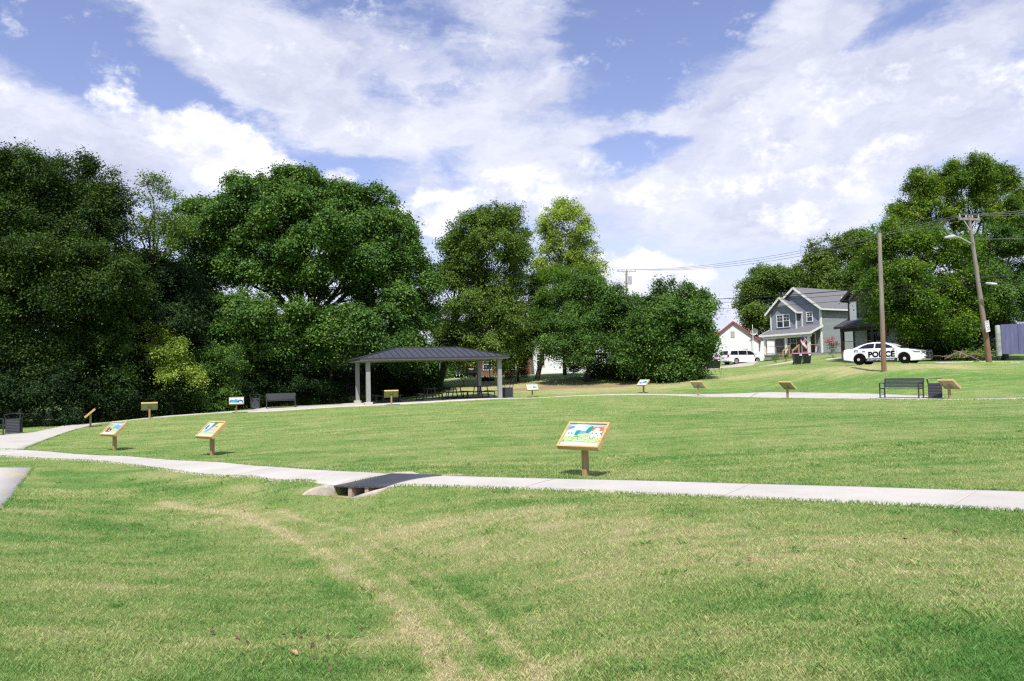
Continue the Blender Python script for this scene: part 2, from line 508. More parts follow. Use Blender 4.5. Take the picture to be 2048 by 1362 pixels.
# ------------------------------------------------------------------ lawn
def seg_dist(x, y, pts):
    d = np.full(x.shape, 1e9)
    for (ax, ay), (bx, by) in zip(pts[:-1], pts[1:]):
        vx, vy = bx - ax, by - ay
        t = np.clip(((x - ax) * vx + (y - ay) * vy) / (vx * vx + vy * vy), 0, 1)
        d = np.minimum(d, np.hypot(x - ax - t * vx, y - ay - t * vy))
    return d
def track(*pp):
    return [tuple(hit(*p)[:2]) for p in pp]
TRACKS = [(track((560, 1045), (1000, 1095), (1500, 1110), (2000, 1130)), 1.3, 0.26), (track((900, 1330), (1300, 1300)), 0.6, 0.2), (track((330, 1005), (470, 1025), (560, 1060), (650, 1110), (760, 1190), (860, 1290), (930, 1400)), 0.13, 0.85), (track((360, 1008), (560, 1045), (680, 1110), (800, 1210), (900, 1320)), 0.45, 0.30),
          (track((560, 1020), (700, 1060), (830, 1130), (950, 1220), (1060, 1330), (1100, 1400)), 0.075, 0.75), (track((700, 1085), (800, 1160), (930, 1280), (1000, 1390)), 0.05, 0.55),
          (track((450, 1020), (640, 1040), (760, 1030)), 0.35, 0.45),
          (track((300, 950), (480, 975), (520, 990)), 0.3, 0.3),
          (track((860, 1060), (1100, 1035), (1330, 1075), (1500, 1120)), 0.8, 0.5),
          (track((760, 1290), (900, 1330), (1000, 1420)), 0.4, 0.4),
          (track((1050, 1130), (1250, 1130), (1400, 1110), (1600, 1120)), 0.7, 0.3),
          (track((1500, 1345), (1700, 1335), (1900, 1300)), 0.25, 0.3),
          (track((40, 960), (66, 940)), 0.3, 0.3),
          (track((1400, 968), (1700, 981), (2048, 993)), 0.16, 0.35), (track((900, 958), (1150, 966), (1400, 972)), 0.15, 0.3)]
LUSH = [(track((600, 1075), (700, 1150), (790, 1230)), 0.07, 0.55), (track((700, 1065), (820, 1120), (930, 1200)), 0.09, 0.45), (track((150, 1040), (330, 1080), (420, 1150)), 0.5, 0.4), (track((620, 1130), (740, 1240)), 0.22, 0.6), (track((850, 1130), (1000, 1260)), 0.22, 0.45), (track((1480, 1180), (1700, 1230), (1960, 1330)), 0.5, 0.35),
        (track((90, 945), (300, 975), (420, 985)), 0.45, 0.55), (track((540, 1000), (640, 1030)), 0.25, 0.35), (track((100, 890), (300, 905), (420, 915)), 0.5, 0.25), (track((1950, 1340), (2048, 1300)), 0.5, 0.5)]
def dryness(x, y):
    z = np.zeros_like(x)
    wob = 0.6 + 0.4 * np.sin(x * 2.3 + np.sin(y * 1.7) * 2) * np.sin(y * 2.9 + x)
    for pts, wd, am in TRACKS:
        z = np.maximum(z + 0.25 * np.minimum(z, am * np.exp(-(seg_dist(x, y, pts) / wd) ** 2)), am * np.exp(-(seg_dist(x, y, pts) / wd) ** 2) * (0.7 + 0.3 * wob))
    for pts, wd, am in LUSH:
        z = z - 0.6 * am * np.exp(-(seg_dist(x, y, pts) / wd) ** 2) * (0.7 + 0.3 * wob)
    return z
_bank = [at(1030, 780, 55)[:2], at(1100, 772, 57)[:2], at(1180, 771, 57)[:2], at(1240, 773, 56)[:2]]
_dry2 = [at(960, 778, 57)[:2], at(1010, 768, 60)[:2], at(1120, 778, 55)[:2], at(1300, 775, 54)[:2]]
_dry3 = [at(1440, 752, 56)[:2], at(1560, 743, 57)[:2], at(1680, 740, 48)[:2], at(1780, 738, 44)[:2], at(1900, 733, 43)[:2]]
_lush = [at(1450, 777, 47.5)[:2], at(1600, 768, 45)[:2], at(1800, 765, 39.5)[:2], at(2060, 757, 37.5)[:2], at(2200, 750, 37)[:2]]
_lush2 = [hit(1350, 835)[:2], hit(1600, 832)[:2], hit(2000, 838)[:2]]
def far_dry(x, y):
    s = np.exp(-(seg_dist(x, y, _bank) / 1.3) ** 2)
    d = 0.55 * np.exp(-(seg_dist(x, y, _dry2) / 3.5) ** 2) + 0.55 * np.exp(-(seg_dist(x, y, _dry3) / 1.6) ** 2)
    lush = 0.32 * np.exp(-(seg_dist(x, y, _lush) / 2.6) ** 2) + 0.25 * np.exp(-(seg_dist(x, y, _lush2) / 1.6) ** 2)
    return d - lush, s

nr, na = 560, 470
rr = np.concatenate([[0.0], np.exp(np.linspace(math.log(1.2), math.log(500.0), nr - 1))])
rr = np.unique(np.concatenate([rr, np.linspace(10.4, 13.4, 110)]))
th = np.concatenate([np.linspace(-44, 44, na), np.linspace(46, 314, 80)])
th = np.radians(th)
RR, TH = np.meshgrid(rr, th, indexing='ij')
gx = (RR * np.sin(TH)).ravel(); gy = (RR * np.cos(TH)).ravel()
gzv = ground(gx, gy)
nth = len(th)
ii, jj = np.meshgrid(np.arange(1, len(rr) - 1), np.arange(nth), indexing='ij')
j2 = (jj + 1) % nth
quads = np.stack([ii * nth + jj, ii * nth + j2, (ii + 1) * nth + j2, (ii + 1) * nth + jj], -1).reshape(-1, 4)[:, ::-1]
i0 = np.arange(nth)
cap = np.stack([np.zeros(nth, int), nth + (i0 + 1) % nth, nth + i0, nth + i0], -1)
fd, fs_ = far_dry(gx, gy)
dry_v = dryness(gx, gy) + fd

def grass_nodes(nt, blade):
    pos = nt.geo('Position')
    p2 = nt.vm('MULTIPLY', pos, (1, 1, 0))
    n1 = nt.noise(p2, 0.45, 4.0, 0.6)
    n2 = nt.noise(p2, 1.7, 4.0, 0.62)
    n3 = nt.noise(nt.vm('MULTIPLY', p2, (0.30, 1.7, 0)), 1.0, 5.0, 0.62)
    at_ = nt.n('ShaderNodeAttribute', attribute_name='dry').outputs['Fac']
    a = nt.m('MULTIPLY_ADD', nt.m('SUBTRACT', n1, 0.5), 1.0, nt.m('MULTIPLY', nt.m('SUBTRACT', n2, 0.5), 0.9))
    a = nt.m('MULTIPLY_ADD', nt.m('SUBTRACT', n3, 0.5), 1.35, a)
    brk = nt.ramp(nt.noise(p2, 5.0, 5.0, 0.7), [(0.30, 0.25), (0.68, 1.55)])
    return pos, p2, nt.m('MULTIPLY_ADD', at_, brk, nt.m('ADD', a, 0.325))
GREEN, MID, STRAW = (0.115, 0.265, 0.055), (0.245, 0.355, 0.100), (0.50, 0.45, 0.24)
lawn_m, nt, b = newmat('lawn_ground')
pos, p2, dv = grass_nodes(nt, False)
c = nt.ramp(dv, [(0.0, GREEN), (0.34, MID), (0.95, STRAW)])
fine = nt.noise(p2, 28.0, 5.0, 0.7)
fine2 = nt.noise(nt.vm('MULTIPLY', p2, (0.6, 1.0, 0)), 7.0, 6.0, 0.7)
c = nt.mix(nt.ramp(fine, [(0.35, 0.0), (0.70, 0.75)]), c, nt.mix(0.5, c, (0.030, 0.050, 0.012)))
c = nt.mix(nt.ramp(fine2, [(0.42, 0.0), (0.72, 0.55)]), c, (0.27, 0.26, 0.105))
soil = nt.n('ShaderNodeAttribute', attribute_name='soil').outputs['Fac']
c = nt.mix(nt.ramp(nt.m('MULTIPLY_ADD', nt.m('SUBTRACT', fine2, 0.5), 0.8, soil), [(0.35, 0.0), (0.6, 1.0)]), c, (0.30, 0.225, 0.135))
nt.link(c, b.inputs['Base Color'])
b.inputs['Roughness'].default_value = 0.95
b.inputs['Specular IOR Level'].default_value = 0.1
bump(nt, b, nt.m('ADD', nt.noise(p2, 22.0, 6.0, 0.75), nt.m('MULTIPLY', nt.noise(p2, 3.0, 3.0), 1.2)), 0.9, 0.06)
lawn = np_mesh('lawn', np.stack([gx, gy, gzv], 1), np.vstack([quads, cap]), lawn_m, attrs={'dry': dry_v, 'soil': fs_}, smooth=True)
tag(lawn, kind='structure')

# ------------------------------------------------------------------ concrete paths
conc_m, nt, b = newmat('pale_concrete')
o_ = nt.obj()
c = nt.ramp(nt.noise(o_, 0.8, 5.0, 0.6), [(0.3, (0.425, 0.405, 0.365)), (0.7, (0.525, 0.502, 0.455))])
c = nt.mix(nt.ramp(nt.noise(o_, 60.0, 3.0, 0.7), [(0.35, 0.25), (0.6, 0.0)]), c, (0.30, 0.29, 0.27))
c = nt.mix(nt.ramp(nt.noise(o_, 2.7, 6.0, 0.7), [(0.56, 0.0), (0.75, 0.30)]), c, (0.33, 0.305, 0.26))
nt.link(c, b.inputs['Base Color'])
b.inputs['Roughness'].default_value = 0.9
bump(nt, b, nt.noise(o_, 90.0, 4.0, 0.7), 0.25, 0.006)
joint_m = simple('joint_filler', (0.50, 0.47, 0.40), 0.9)

PATH_POLYS = []
def resample(pts, step):
    pts = np.array(pts, dtype=float)
    d = np.concatenate([[0], np.cumsum(np.linalg.norm(np.diff(pts, axis=0), axis=1))])
    return pts, d
def strip(name, near, far, lift=0.010, cross=8, step=0.25, mat=None, smooth_it=True, drop=0.14):
    """a slab between two edge lines (world xy), draped on the lawn, with its edge faces"""
    near = np.array(near, dtype=float)[:, :2]; far = np.array(far, dtype=float)[:, :2]
    mid = (near + far) / 2
    d = np.concatenate([[0], np.cumsum(np.linalg.norm(np.diff(mid, axis=0), axis=1))])
    n = max(3, int(d[-1] / step))
    t = np.linspace(0, d[-1], n)
    def ip(e):
        if smooth_it and len(d) > 3:
            # smooth cubic through the traced edge
            m = np.zeros_like(e)
            m[1:-1] = (e[2:] - e[:-2]) / (d[2:] - d[:-2])[:, None]
            m[0] = (e[1] - e[0]) / (d[1] - d[0]); m[-1] = (e[-1] - e[-2]) / (d[-1] - d[-2])
            i = np.clip(np.searchsorted(d, t, side='right') - 1, 0, len(d) - 2)
            h = (d[i + 1] - d[i]); u = (t - d[i]) / h
            u = u[:, None]; h = h[:, None]
            return (2 * u ** 3 - 3 * u ** 2 + 1) * e[i] + (u ** 3 - 2 * u ** 2 + u) * h * m[i] + (-2 * u ** 3 + 3 * u ** 2) * e[i + 1] + (u ** 3 - u ** 2) * h * m[i + 1]
        return np.stack([np.interp(t, d, e[:, k]) for k in (0, 1)], 1)
    a, b_ = ip(near), ip(far)
    PATH_POLYS.append(np.vstack([a, b_[::-1]]))
    k = np.linspace(0, 1, cross + 1)
    G = a[:, None] * (1 - k)[None, :, None] + b_[:, None] * k[None, :, None]
    z = ground(G[..., 0], G[..., 1], False) + lift
    V = np.concatenate([G, z[..., None]], -1)
    lo0 = V[:, :1].copy(); lo0[..., 2] -= drop
    lo1 = V[:, -1:].copy(); lo1[..., 2] -= drop
    V = np.concatenate([lo0, V, lo1], 1)
    e0 = V[:1].copy(); e0[..., 2] = V[:1, 1:2, 2] * 0 + e0[..., 2].min() - 0.1
    e1 = V[-1:].copy(); e1[..., 2] = e1[..., 2].min() - 0.1
    V = np.concatenate([e0, V, e1], 0)
    m_, w_ = V.shape[:2]
    i, j = np.meshgrid(np.arange(m_ - 1), np.arange(w_ - 1), indexing='ij')
    q = np.stack([i * w_ + j, i * w_ + j + 1, (i + 1) * w_ + j + 1, (i + 1) * w_ + j], -1).reshape(-1, 4)
    ob = np_mesh(name, V.reshape(-1, 3), q, mat or conc_m)
    return tag(ob, kind='structure')

def hits(*pp): return [hit(*p) for p in pp]
# main path, right of the drain and left of it
near_r = [DR_B] + hits((839, 972.5), (942, 976), (1112, 982), (1300, 990), (1500, 998.5), (1686, 1006.4), (1880, 1016), (2048, 1024.7)) + [hit(2300, 1042), hit(2700, 1075)]
far_r = [DR_C] + hits((945, 954.8), (1044, 957.7), (1170, 960.5), (1300, 963.5), (1500, 969.5), (1686, 974.5), (1880, 980.5), (2048, 985)) + [hit(2300, 996), hit(2700, 1015)]
strip('walking_path', near_r, far_r, lift=0.018, cross=16, step=0.10)
near_l = [DR_A] + hits((650, 969.7), (598, 962.7), (500, 955), (342, 942), (250, 929.5), (120, 920), (0, 913), (-150, 905))
far_l = [DR_D] + hits((765, 948.5), (700, 944.6), (610, 939.6), (512, 932.5), (331, 920), (250, 913.3), (100, 904), (-150, 890))
far_l = [far_l[0]] + far_l[1:]
strip('walking_path', near_l, far_l, lift=0.018, cross=16, step=0.10)
# the bend at the left, running away to the shelter
inn = hits((49, 900.5), (53, 896.5), (66, 891), (100, 877.5), (150, 860.2), (180, 851.5), (225, 844.3), (275, 839.2))
outr = hits((-260, 905), (-160, 888), (-70, 872), (50, 866.3), (82, 862), (125, 852.5), (187, 844.3), (240, 838.8))
for e in (-1,):
    pass
rest = [at(*p) for p in ((330, 834.3, 40.5), (400, 830.8, 41.5), (470, 827.0, 42.8), (505, 825.0, 43.2))]
inn += rest
outr += [p + np.array([-0.15, 1.55, 0]) for p in rest]
strip('walking_path', inn, outr, lift=0.022, cross=12, step=0.15)
# ------------------------------------------------------------------ shelter slab and its paths
PV0 = at(737, 811.5, 43.6); PV_A = R(20.0)
PU = np.array([math.cos(PV_A), math.sin(PV_A)]); PVV = np.array([-math.sin(PV_A), math.cos(PV_A)])
PL, PD = 8.2, 4.3
def pv(u, v): return PV0[:2] + PU * u + PVV * v
bench_pad_f = [at(498, 825.4, 43.0), at(600, 819.3, 42.9), at(715, 812.6, 42.8)]
bench_pad_b = [at(516, 816.5, 46.2), at(610, 812.2, 46.4), at(706, 808.2, 46.6)]
strip('bench_pavement', bench_pad_f, bench_pad_b, lift=0.018, smooth_it=False)
strip('shelter_pavement', [pv(-0.9, -0.75), pv(4, -0.75), pv(PL + 0.8, -0.75)], [pv(-0.9, PD + 0.9), pv(4, PD + 0.9), pv(PL + 0.8, PD + 0.9)], lift=0.030, smooth_it=False)
cw = [at(*p) for p in ((1010, 798.6, 45.6), (1056, 796.6, 45.6), (1146, 792.4, 45.8), (1244, 789.8, 45.9), (1320, 790.0, 44.4), (1366, 791.6, 43.0), (1440, 793.2, 41.6), (1500, 794.1, 40.4))]
cw_far = [p + np.array([0.1, 1.9, 0]) for p in cw[:-3]] + [at(1366, 789.4, 45.6), at(1440, 789.2, 45.2), at(1515, 785.6, 44.8)]
strip('walking_path', cw, cw_far, lift=0.022)
pe = [at(*p) for p in ((1500, 794.1, 40.4), (1573, 796.1, 38.4), (1680, 797.3, 35.4), (1788, 798.4, 32.4), (1875, 799.7, 30.8))]
pe_far = [at(*p) for p in ((1515, 785.6, 44.8), (1600, 786.2, 41.8), (1740, 787.8, 37.6), (1820, 791.5, 35.0), (1890, 794.8, 33.4))]
strip('bench_pavement', pe, pe_far, lift=0.026, smooth_it=False)
pf = [at(*p) for p in ((1868, 799.7, 30.9), (1960, 799.0, 29.6), (2048, 798.6, 28.6), (2250, 796, 26.5), (2500, 795, 24.5))]
pf_far = [p + np.array([0.55, 1.45, 0]) for p in pf]
strip('walking_path', pf, pf_far, lift=0.030)
# the parking pad at the lower left
strip('parking_pavement', hits((0, 1021), (32, 980), (66, 936.5)) , [hit(-500, 1040), hit(-450, 985), hit(-400, 940)], lift=0.030, smooth_it=False)
yl = simple('faded_yellow_paint', (0.55, 0.42, 0.12), 0.8)
a0, a1 = hit(-300, 966), hit(44, 952)
strip('parking_line', [a0, (a0 + a1) / 2, a1], [a0 + np.array([0.02, 0.09, 0]), (a0 + a1) / 2 + np.array([0.02, 0.09, 0]), a1 + np.array([0.02, 0.09, 0])], lift=0.034, smooth_it=False, mat=yl, cross=2, drop=0.003)
PATH_POLYS.pop()
# joints tooled into the main path
jm = MB()
def joint(p, q):
    p = hit(*p); q = hit(*q)
    n = 10
    vs = []; fs = []
    dv = (q - p)[:2]; dv = dv / np.linalg.norm(dv); nv = np.array([-dv[1], dv[0]]) * 0.011
    for i in range(n + 1):
        c = p[:2] + (q - p)[:2] * (i / n)
        for s in (-1, 1):
            e = c + nv * s
            vs.append((e[0], e[1], float(ground(e[:1], e[1:2], False)[0]) + 0.022))
    for i in range(n): fs.append((2 * i, 2 * i + 1, 2 * i + 3, 2 * i + 2))
    jm.add(vs, fs)
for a_, b__ in (((1899, 1016.5), (1953, 983)), ((1440, 996), (1500, 970)), ((1040, 979.5), (1110, 960)), ((470, 952.5), (560, 936)), ((260, 930), (340, 921))):
    joint(a_, b__)
tag(jm.build('path_joint', joint_m, fix=False), kind='structure')

# ------------------------------------------------------------------ drain with metal cover plate
plate_m, nt, b = newmat('dark_tread_plate')
o_ = nt.obj()
vor = nt.n('ShaderNodeTexVoronoi', feature='F1'); vor.inputs['Scale'].default_value = 26.0; vor.inputs['Randomness'].default_value = 0.0
rt = nt.n('ShaderNodeVectorRotate'); rt.inputs['Angle'].default_value = R(45); nt.link(o_, rt.inputs['Vector'])
nt.link(rt.outputs[0], vor.inputs['Vector'])
dots = nt.ramp(vor.outputs['Distance'], [(0.22, 1.0), (0.40, 0.0)])
c = nt.mix(dots, (0.055, 0.060, 0.070), (0.135, 0.142, 0.155))
c = nt.mix(nt.ramp(nt.noise(o_, 4.0, 5.0, 0.65), [(0.5, 0.0), (0.8, 0.35)]), c, (0.17, 0.165, 0.155))
nt.link(c, b.inputs['Base Color']); b.inputs['Roughness'].default_value = 0.55; b.inputs['Metallic'].default_value = 0.3
bump(nt, b, dots, 0.6, 0.004)
wall_m = simple('old_pale_concrete', (0.36, 0.325, 0.265), 0.9, 0, 0.3, 7.0, bmp=0.3)
silt_m = simple('tan_silt', (0.36, 0.25, 0.15), 0.95, 0, 0.2, 8.0, bmp=0.2)
dz = float(np.mean([ground(np.array([p[0]]), np.array([p[1]]), False)[0] for p in (DR_A, DR_B, DR_C, DR_D)])) 
def dr(s, t, z=0.0):
    q = _mn[:2] + DR_E * s + DR_T * t
    return Vector((q[0] - _mn[0], q[1] - _mn[1], z))
drain = thing('path_drain', 'concrete drain channel with dark metal cover plate crossing the near path', 'drain', (_mn[0], _mn[1], dz))
H = DR_W / 2
zc = [float(ground(np.array([p[0]]), np.array([p[1]]), False)[0]) - dz + 0.022 for p in (DR_A, DR_B, DR_C, DR_D)]
cov = [dr(-H, 0, zc[0]), dr(H, 0, zc[1]), dr(H, DR_LEN, zc[2]), dr(-H, DR_LEN, zc[3])]
m = MB()
top = [p + Vector((0, 0, 0.004)) for p in cov]; bot = [p - Vector((0, 0, 0.02)) for p in cov]
m.add(top + bot, [(0, 1, 2, 3), (7, 6, 5, 4), (0, 4, 5, 1), (1, 5, 6, 2), (2, 6, 7, 3), (3, 7, 4, 0)])
m.build('cover_plate', plate_m, drain)
m = MB(); FZ = -0.165
m.poly([dr(-H - 0.02, -0.02, FZ), dr(-H - 0.60, -0.02, FZ + 0.01), dr(-H - 0.62, -0.26, FZ), dr(H - 0.3, -0.30, FZ), dr(H + 0.03, -0.2, FZ), dr(H + 0.03, DR_LEN + 0.4, FZ), dr(-H - 0.02, DR_LEN + 0.4, FZ)])
m.build('channel_floor', silt_m, drain, fix=False)
m = MB()   # walls under the plate and the piers carrying it
for s in (-H - 0.04, H + 0.04):
    m.bar(dr(s, 0.01, -0.09), dr(s, DR_LEN - 0.01, -0.09), 0.07, 0.18)
for s in (-H + DR_W * 0.30, -H + DR_W * 0.62):
    m.bar(dr(s, 0.02, -0.085), dr(s, DR_LEN - 0.02, -0.085), 0.075, 0.165)
m.build('pier', wall_m, drain)
def wing(path, w_, h_):
    """curb-like wing wall: rounded section along a polyline, sinking into the grass"""
    m = MB(); k = len(path); vs = []; fs = []
    prof = [(-0.5, -0.26), (-0.5, -0.045), (-0.42, -0.018), (-0.22, -0.002), (0.0, 0.004), (0.22, -0.002), (0.42, -0.018), (0.5, -0.045), (0.5, -0.26)]
    for i, p in enumerate(path):
        a = Vector(path[max(i - 1, 0)]); c = Vector(path[min(i + 1, k - 1)])
        t = (c - a); t.z = 0; t.normalize(); n = Vector((-t.y, t.x, 0))
        for (u, z) in prof: vs.append(Vector(p) + n * u * w_ + Vector((0, 0, z * (h_ / 0.26) if z < 0 else z)))
    L = len(prof)
    for i in range(k - 1):
        for j in range(L - 1): fs.append((i * L + j, i * L + j + 1, (i + 1) * L + j + 1, (i + 1) * L + j))
    fs.append(tuple(range(L))); fs.append(tuple(range((k - 1) * L, k * L)))
    m.add(vs, fs, 0, True)
    return m
wing([dr(-H + 0.005, 0.035, zc[0] + 0.002), dr(-H - 0.14, 0.03, zc[0]), dr(-H - 0.26, 0.012, zc[0] - 0.012), dr(-H - 0.36, -0.015, zc[0] - 0.035), dr(-H - 0.44, -0.07, zc[0] - 0.07), dr(-H - 0.48, -0.14, zc[0] - 0.115), dr(-H - 0.48, -0.19, zc[0] - 0.16)], 0.075, 0.22).build('wing_wall', wall_m, drain)
wing([dr(H + 0.06, 0.03, zc[1] + 0.004), dr(H + 0.03, -0.08, zc[1] - 0.006), dr(H - 0.08, -0.17, zc[1] - 0.035), dr(H - 0.24, -0.225, zc[1] - 0.085), dr(H - 0.38, -0.25, zc[1] - 0.13), dr(H - 0.48, -0.26, zc[1] - 0.18)], 0.065, 0.22).build('wing_wall', wall_m, drain)
wing([dr(-H - 0.05, DR_LEN - 0.03, zc[3] + 0.004), dr(-H + 0.02, DR_LEN + 0.18, zc[3] + 0.005), dr(-H + 0.20, DR_LEN + 0.27, zc[3] + 0.005), dr(-H + 0.36, DR_LEN + 0.28, zc[3] - 0.03), dr(-H + 0.43, DR_LEN + 0.28, zc[3] - 0.1)], 0.09, 0.3).build('wing_wall', wall_m, drain)
wing([dr(H + 0.05, DR_LEN - 0.03, zc[2] + 0.004), dr(H + 0.12, DR_LEN + 0.14, zc[2]), dr(H + 0.26, DR_LEN + 0.24, zc[2] - 0.01), dr(H + 0.36, DR_LEN + 0.25, zc[2] - 0.06)], 0.10, 0.3).build('wing_wall', wall_m, drain)

# ------------------------------------------------------------------ story signs
wood_m, nt, b = newmat('yellow_pine')
o_ = nt.obj()
g_ = nt.noise(nt.vm('MULTIPLY', o_, (3.0, 40.0, 40.0)), 1.0, 5.0, 0.6)
c = nt.ramp(g_, [(0.3, (0.40, 0.265, 0.10)), (0.55, (0.52, 0.375, 0.165)), (0.75, (0.60, 0.45, 0.225))])
kn = nt.n('ShaderNodeTexVoronoi'); kn.inputs['Scale'].default_value = 5.0; nt.link(o_, kn.inputs['Vector'])
c = nt.mix(nt.ramp(kn.outputs['Distance'], [(0.05, 0.8), (0.13, 0.0)]), c, (0.13, 0.055, 0.018))
c = nt.mix(nt.ramp(nt.noise(o_, 14.0, 4.0), [(0.55, 0.0), (0.75, 0.35)]), c, (0.25, 0.13, 0.035))
nt.link(c, b.inputs['Base Color']); b.inputs['Roughness'].default_value = 0.7; b.inputs['Specular IOR Level'].default_value = 0.25
post_m, nt, b = newmat('treated_post_wood')
o_ = nt.obj()
g_ = nt.noise(nt.vm('MULTIPLY', o_, (45.0, 45.0, 2.5)), 1.0, 5.0, 0.65)
c = nt.ramp(g_, [(0.3, (0.235, 0.165, 0.075)), (0.55, (0.35, 0.25, 0.12)), (0.75, (0.43, 0.32, 0.17))])
nt.link(c, b.inputs['Base Color']); b.inputs['Roughness'].default_value = 0.8; b.inputs['Specular IOR Level'].default_value = 0.2
bump(nt, b, g_, 0.3, 0.003)
back_m = simple('grey_green_backing', (0.34, 0.36, 0.27), 0.7)
def ink(name, col):
    m, nt, b = newmat(name)
    b.inputs['Base Color'].default_value = (*[c * (0.80 if min(col) > 0.6 else 0.70) for c in col], 1); b.inputs['Roughness'].default_value = 0.32
    b.inputs['Specular IOR Level'].default_value = 0.35
    return m
INK = {k: ink('print_' + k, v) for k, v in dict(white=(0.80, 0.79, 0.80), sky=(0.38, 0.62, 0.80), pale=(0.62, 0.76, 0.84), lake=(0.20, 0.38, 0.70), grass=(0.42, 0.62, 0.22), lime=(0.50, 0.66, 0.30),
        tree=(0.03, 0.30, 0.23), orange=(0.72, 0.19, 0.09), cream=(0.78, 0.72, 0.66), pink=(0.75, 0.50, 0.52), navy=(0.05, 0.07, 0.28), red=(0.45, 0.06, 0.07), yellow=(0.78, 0.66, 0.26), dark=(0.05, 0.05, 0.09),
        blue=(0.12, 0.30, 0.62), teal=(0.05, 0.40, 0.40), tan=(0.70, 0.58, 0.34)).items()}
INKS = list(INK)
PW, PH = 0.724, 0.484          # printed panel
def el(cx, cy, rx, ry, n=14, rot=0.0):
    c, s = math.cos(rot), math.sin(rot)
    return [(cx + rx * math.cos(2 * PI * i / n) * c - ry * math.sin(2 * PI * i / n) * s, cy + rx * math.cos(2 * PI * i / n) * s + ry * math.sin(2 * PI * i / n) * c) for i in range(n)]
def rect(x0, y0, x1, y1): return [(x0, y0), (x1, y0), (x1, y1), (x0, y1)]
def art(kind, rnd):
    """coloured shapes of the picture, in panel fractions (0..1), drawn back to front"""
    A = []
    def s(c, p): A.append((c, p))
    def specks(cols, n, x0, x1, y0, y1, r0=0.006, r1=0.016):
        for _ in range(n):
            s(rnd.choice(cols), el(rnd.uniform(x0, x1), rnd.uniform(y0, y1), rnd.uniform(r0, r1) * rnd.uniform(0.6, 2.2), rnd.uniform(r0, r1), 7, rnd.uniform(0, 3)))
    if kind == 'village':
        s('sky', rect(0, 0.13, 1, 1)); s('pale', [(0.0, 0.86), (0.2, 1.0), (0.55, 1.0), (0.40, 0.90)])
        s('cream', [(0.10, 0.62), (0.17, 0.93), (0.24, 0.97), (0.36, 0.88), (0.48, 0.84), (0.62, 0.72), (0.62, 0.55)])
        s('lake', [(0.22, 0.54), (0.22, 0.72), (0.60, 0.70), (0.66, 0.54)])
        s('lime', [(0, 0.13), (1, 0.13), (1, 0.44), (0.8, 0.52), (0.55, 0.58), (0.3, 0.52), (0.1, 0.42), (0, 0.40)])
        s('pale', [(0.0, 0.42), (0.0, 0.74), (0.14, 0.86), (0.24, 0.72), (0.24, 0.45)]); s('blue', [(-0.0, 0.70), (0.0, 0.88), (0.13, 0.92), (0.17, 0.84)])
        s('cream', [(0.66, 0.40), (0.66, 0.70), (0.98, 0.70), (0.98, 0.40)]); s('orange', [(0.64, 0.70), (0.70, 0.90), (0.95, 0.92), (1.0, 0.70)])
        s('cream', [(0.72, 0.71), (0.74, 0.80), (0.79, 0.87), (0.86, 0.80), (0.87, 0.72)]); s('orange', rect(0.94, 0.90, 0.965, 0.97))
        s('yellow', el(0.66, 0.93, 0.03, 0.035))
        s('tree', el(0.31, 0.60, 0.055, 0.13, 12, -0.25)); s('tree', [(0.24, 0.48), (0.36, 0.46), (0.31, 0.56)]); s('tree', el(0.60, 0.76, 0.075, 0.17, 14, -0.25)); s('tree', el(0.985, 0.60, 0.03, 0.11, 12))
        s('tree', [(0.0, 0.13), (0.06, 0.13), (0.04, 0.28)]); s('teal', rect(0.27, 0.40, 0.40, 0.435))
        for x in (0.70, 0.80, 0.92): s('teal', rect(x, 0.55, x + 0.045, 0.63))
        for x in (0.06, 0.14): s('teal', rect(x, 0.52, x + 0.04, 0.60))
        for x, y in ((0.68, 0.41), (0.88, 0.42), (0.79, 0.36)): s('dark', rect(x, y, x + 0.012, y + 0.10)); s('orange', el(x + 0.006, y + 0.12, 0.014, 0.02, 8))
        specks(['orange', 'teal', 'tree', 'dark', 'pink', 'blue'], 34, 0.08, 0.94, 0.18, 0.46, 0.006, 0.014)
        for x, y in ((0.20, 0.24), (0.50, 0.20), (0.84, 0.20), (0.60, 0.33)): s('pale', el(x, y, 0.055, 0.018))
    elif kind == 'hut':
        s('sky', rect(0, 0.13, 1, 1)); s('lake', [(0.35, 0.5), (0.45, 0.75), (0.7, 0.95), (0.85, 0.9), (1, 0.6), (1, 0.4)]); s('lime', [(0, 0.13), (1, 0.13), (1, 0.42), (0.6, 0.5), (0, 0.5)])
        s('grass', el(0.22, 0.68, 0.18, 0.20)); s('tree', el(0.12, 0.52, 0.10, 0.12)); s('red', el(0.26, 0.34, 0.22, 0.17)); s('dark', el(0.27, 0.38, 0.13, 0.10)); s('cream', el(0.30, 0.34, 0.05, 0.05)); s('orange', el(0.1, 0.8, 0.07, 0.08))
        s('white', el(0.74, 0.84, 0.10, 0.05)); specks(['red', 'orange', 'pink'], 10, 0.5, 0.95, 0.3, 0.6)
    elif kind == 'fall':
        s('yellow', rect(0, 0.13, 1, 1)); s('pale', [(0, 0.4), (0, 1), (0.35, 1), (0.3, 0.4)]); s('tree', [(0.36, 1.0), (0.62, 1.0), (0.45, 0.45), (0.34, 0.4)]); s('tree', el(0.12, 0.66, 0.09, 0.2)); s('lake', [(0.1, 0.3), (0.42, 0.72), (0.5, 0.5), (0.35, 0.3)])
        s('lime', [(0, 0.13), (1, 0.13), (1, 0.3), (0.5, 0.34), (0, 0.3)]); s('pink', [(0.45, 0.4), (0.62, 0.62), (0.9, 0.5), (0.8, 0.38)]); s('orange', el(0.7, 0.72, 0.09, 0.05)); specks(['white', 'pink', 'blue', 'teal'], 26, 0.05, 0.95, 0.22, 0.7)
    elif kind == 'mountain':
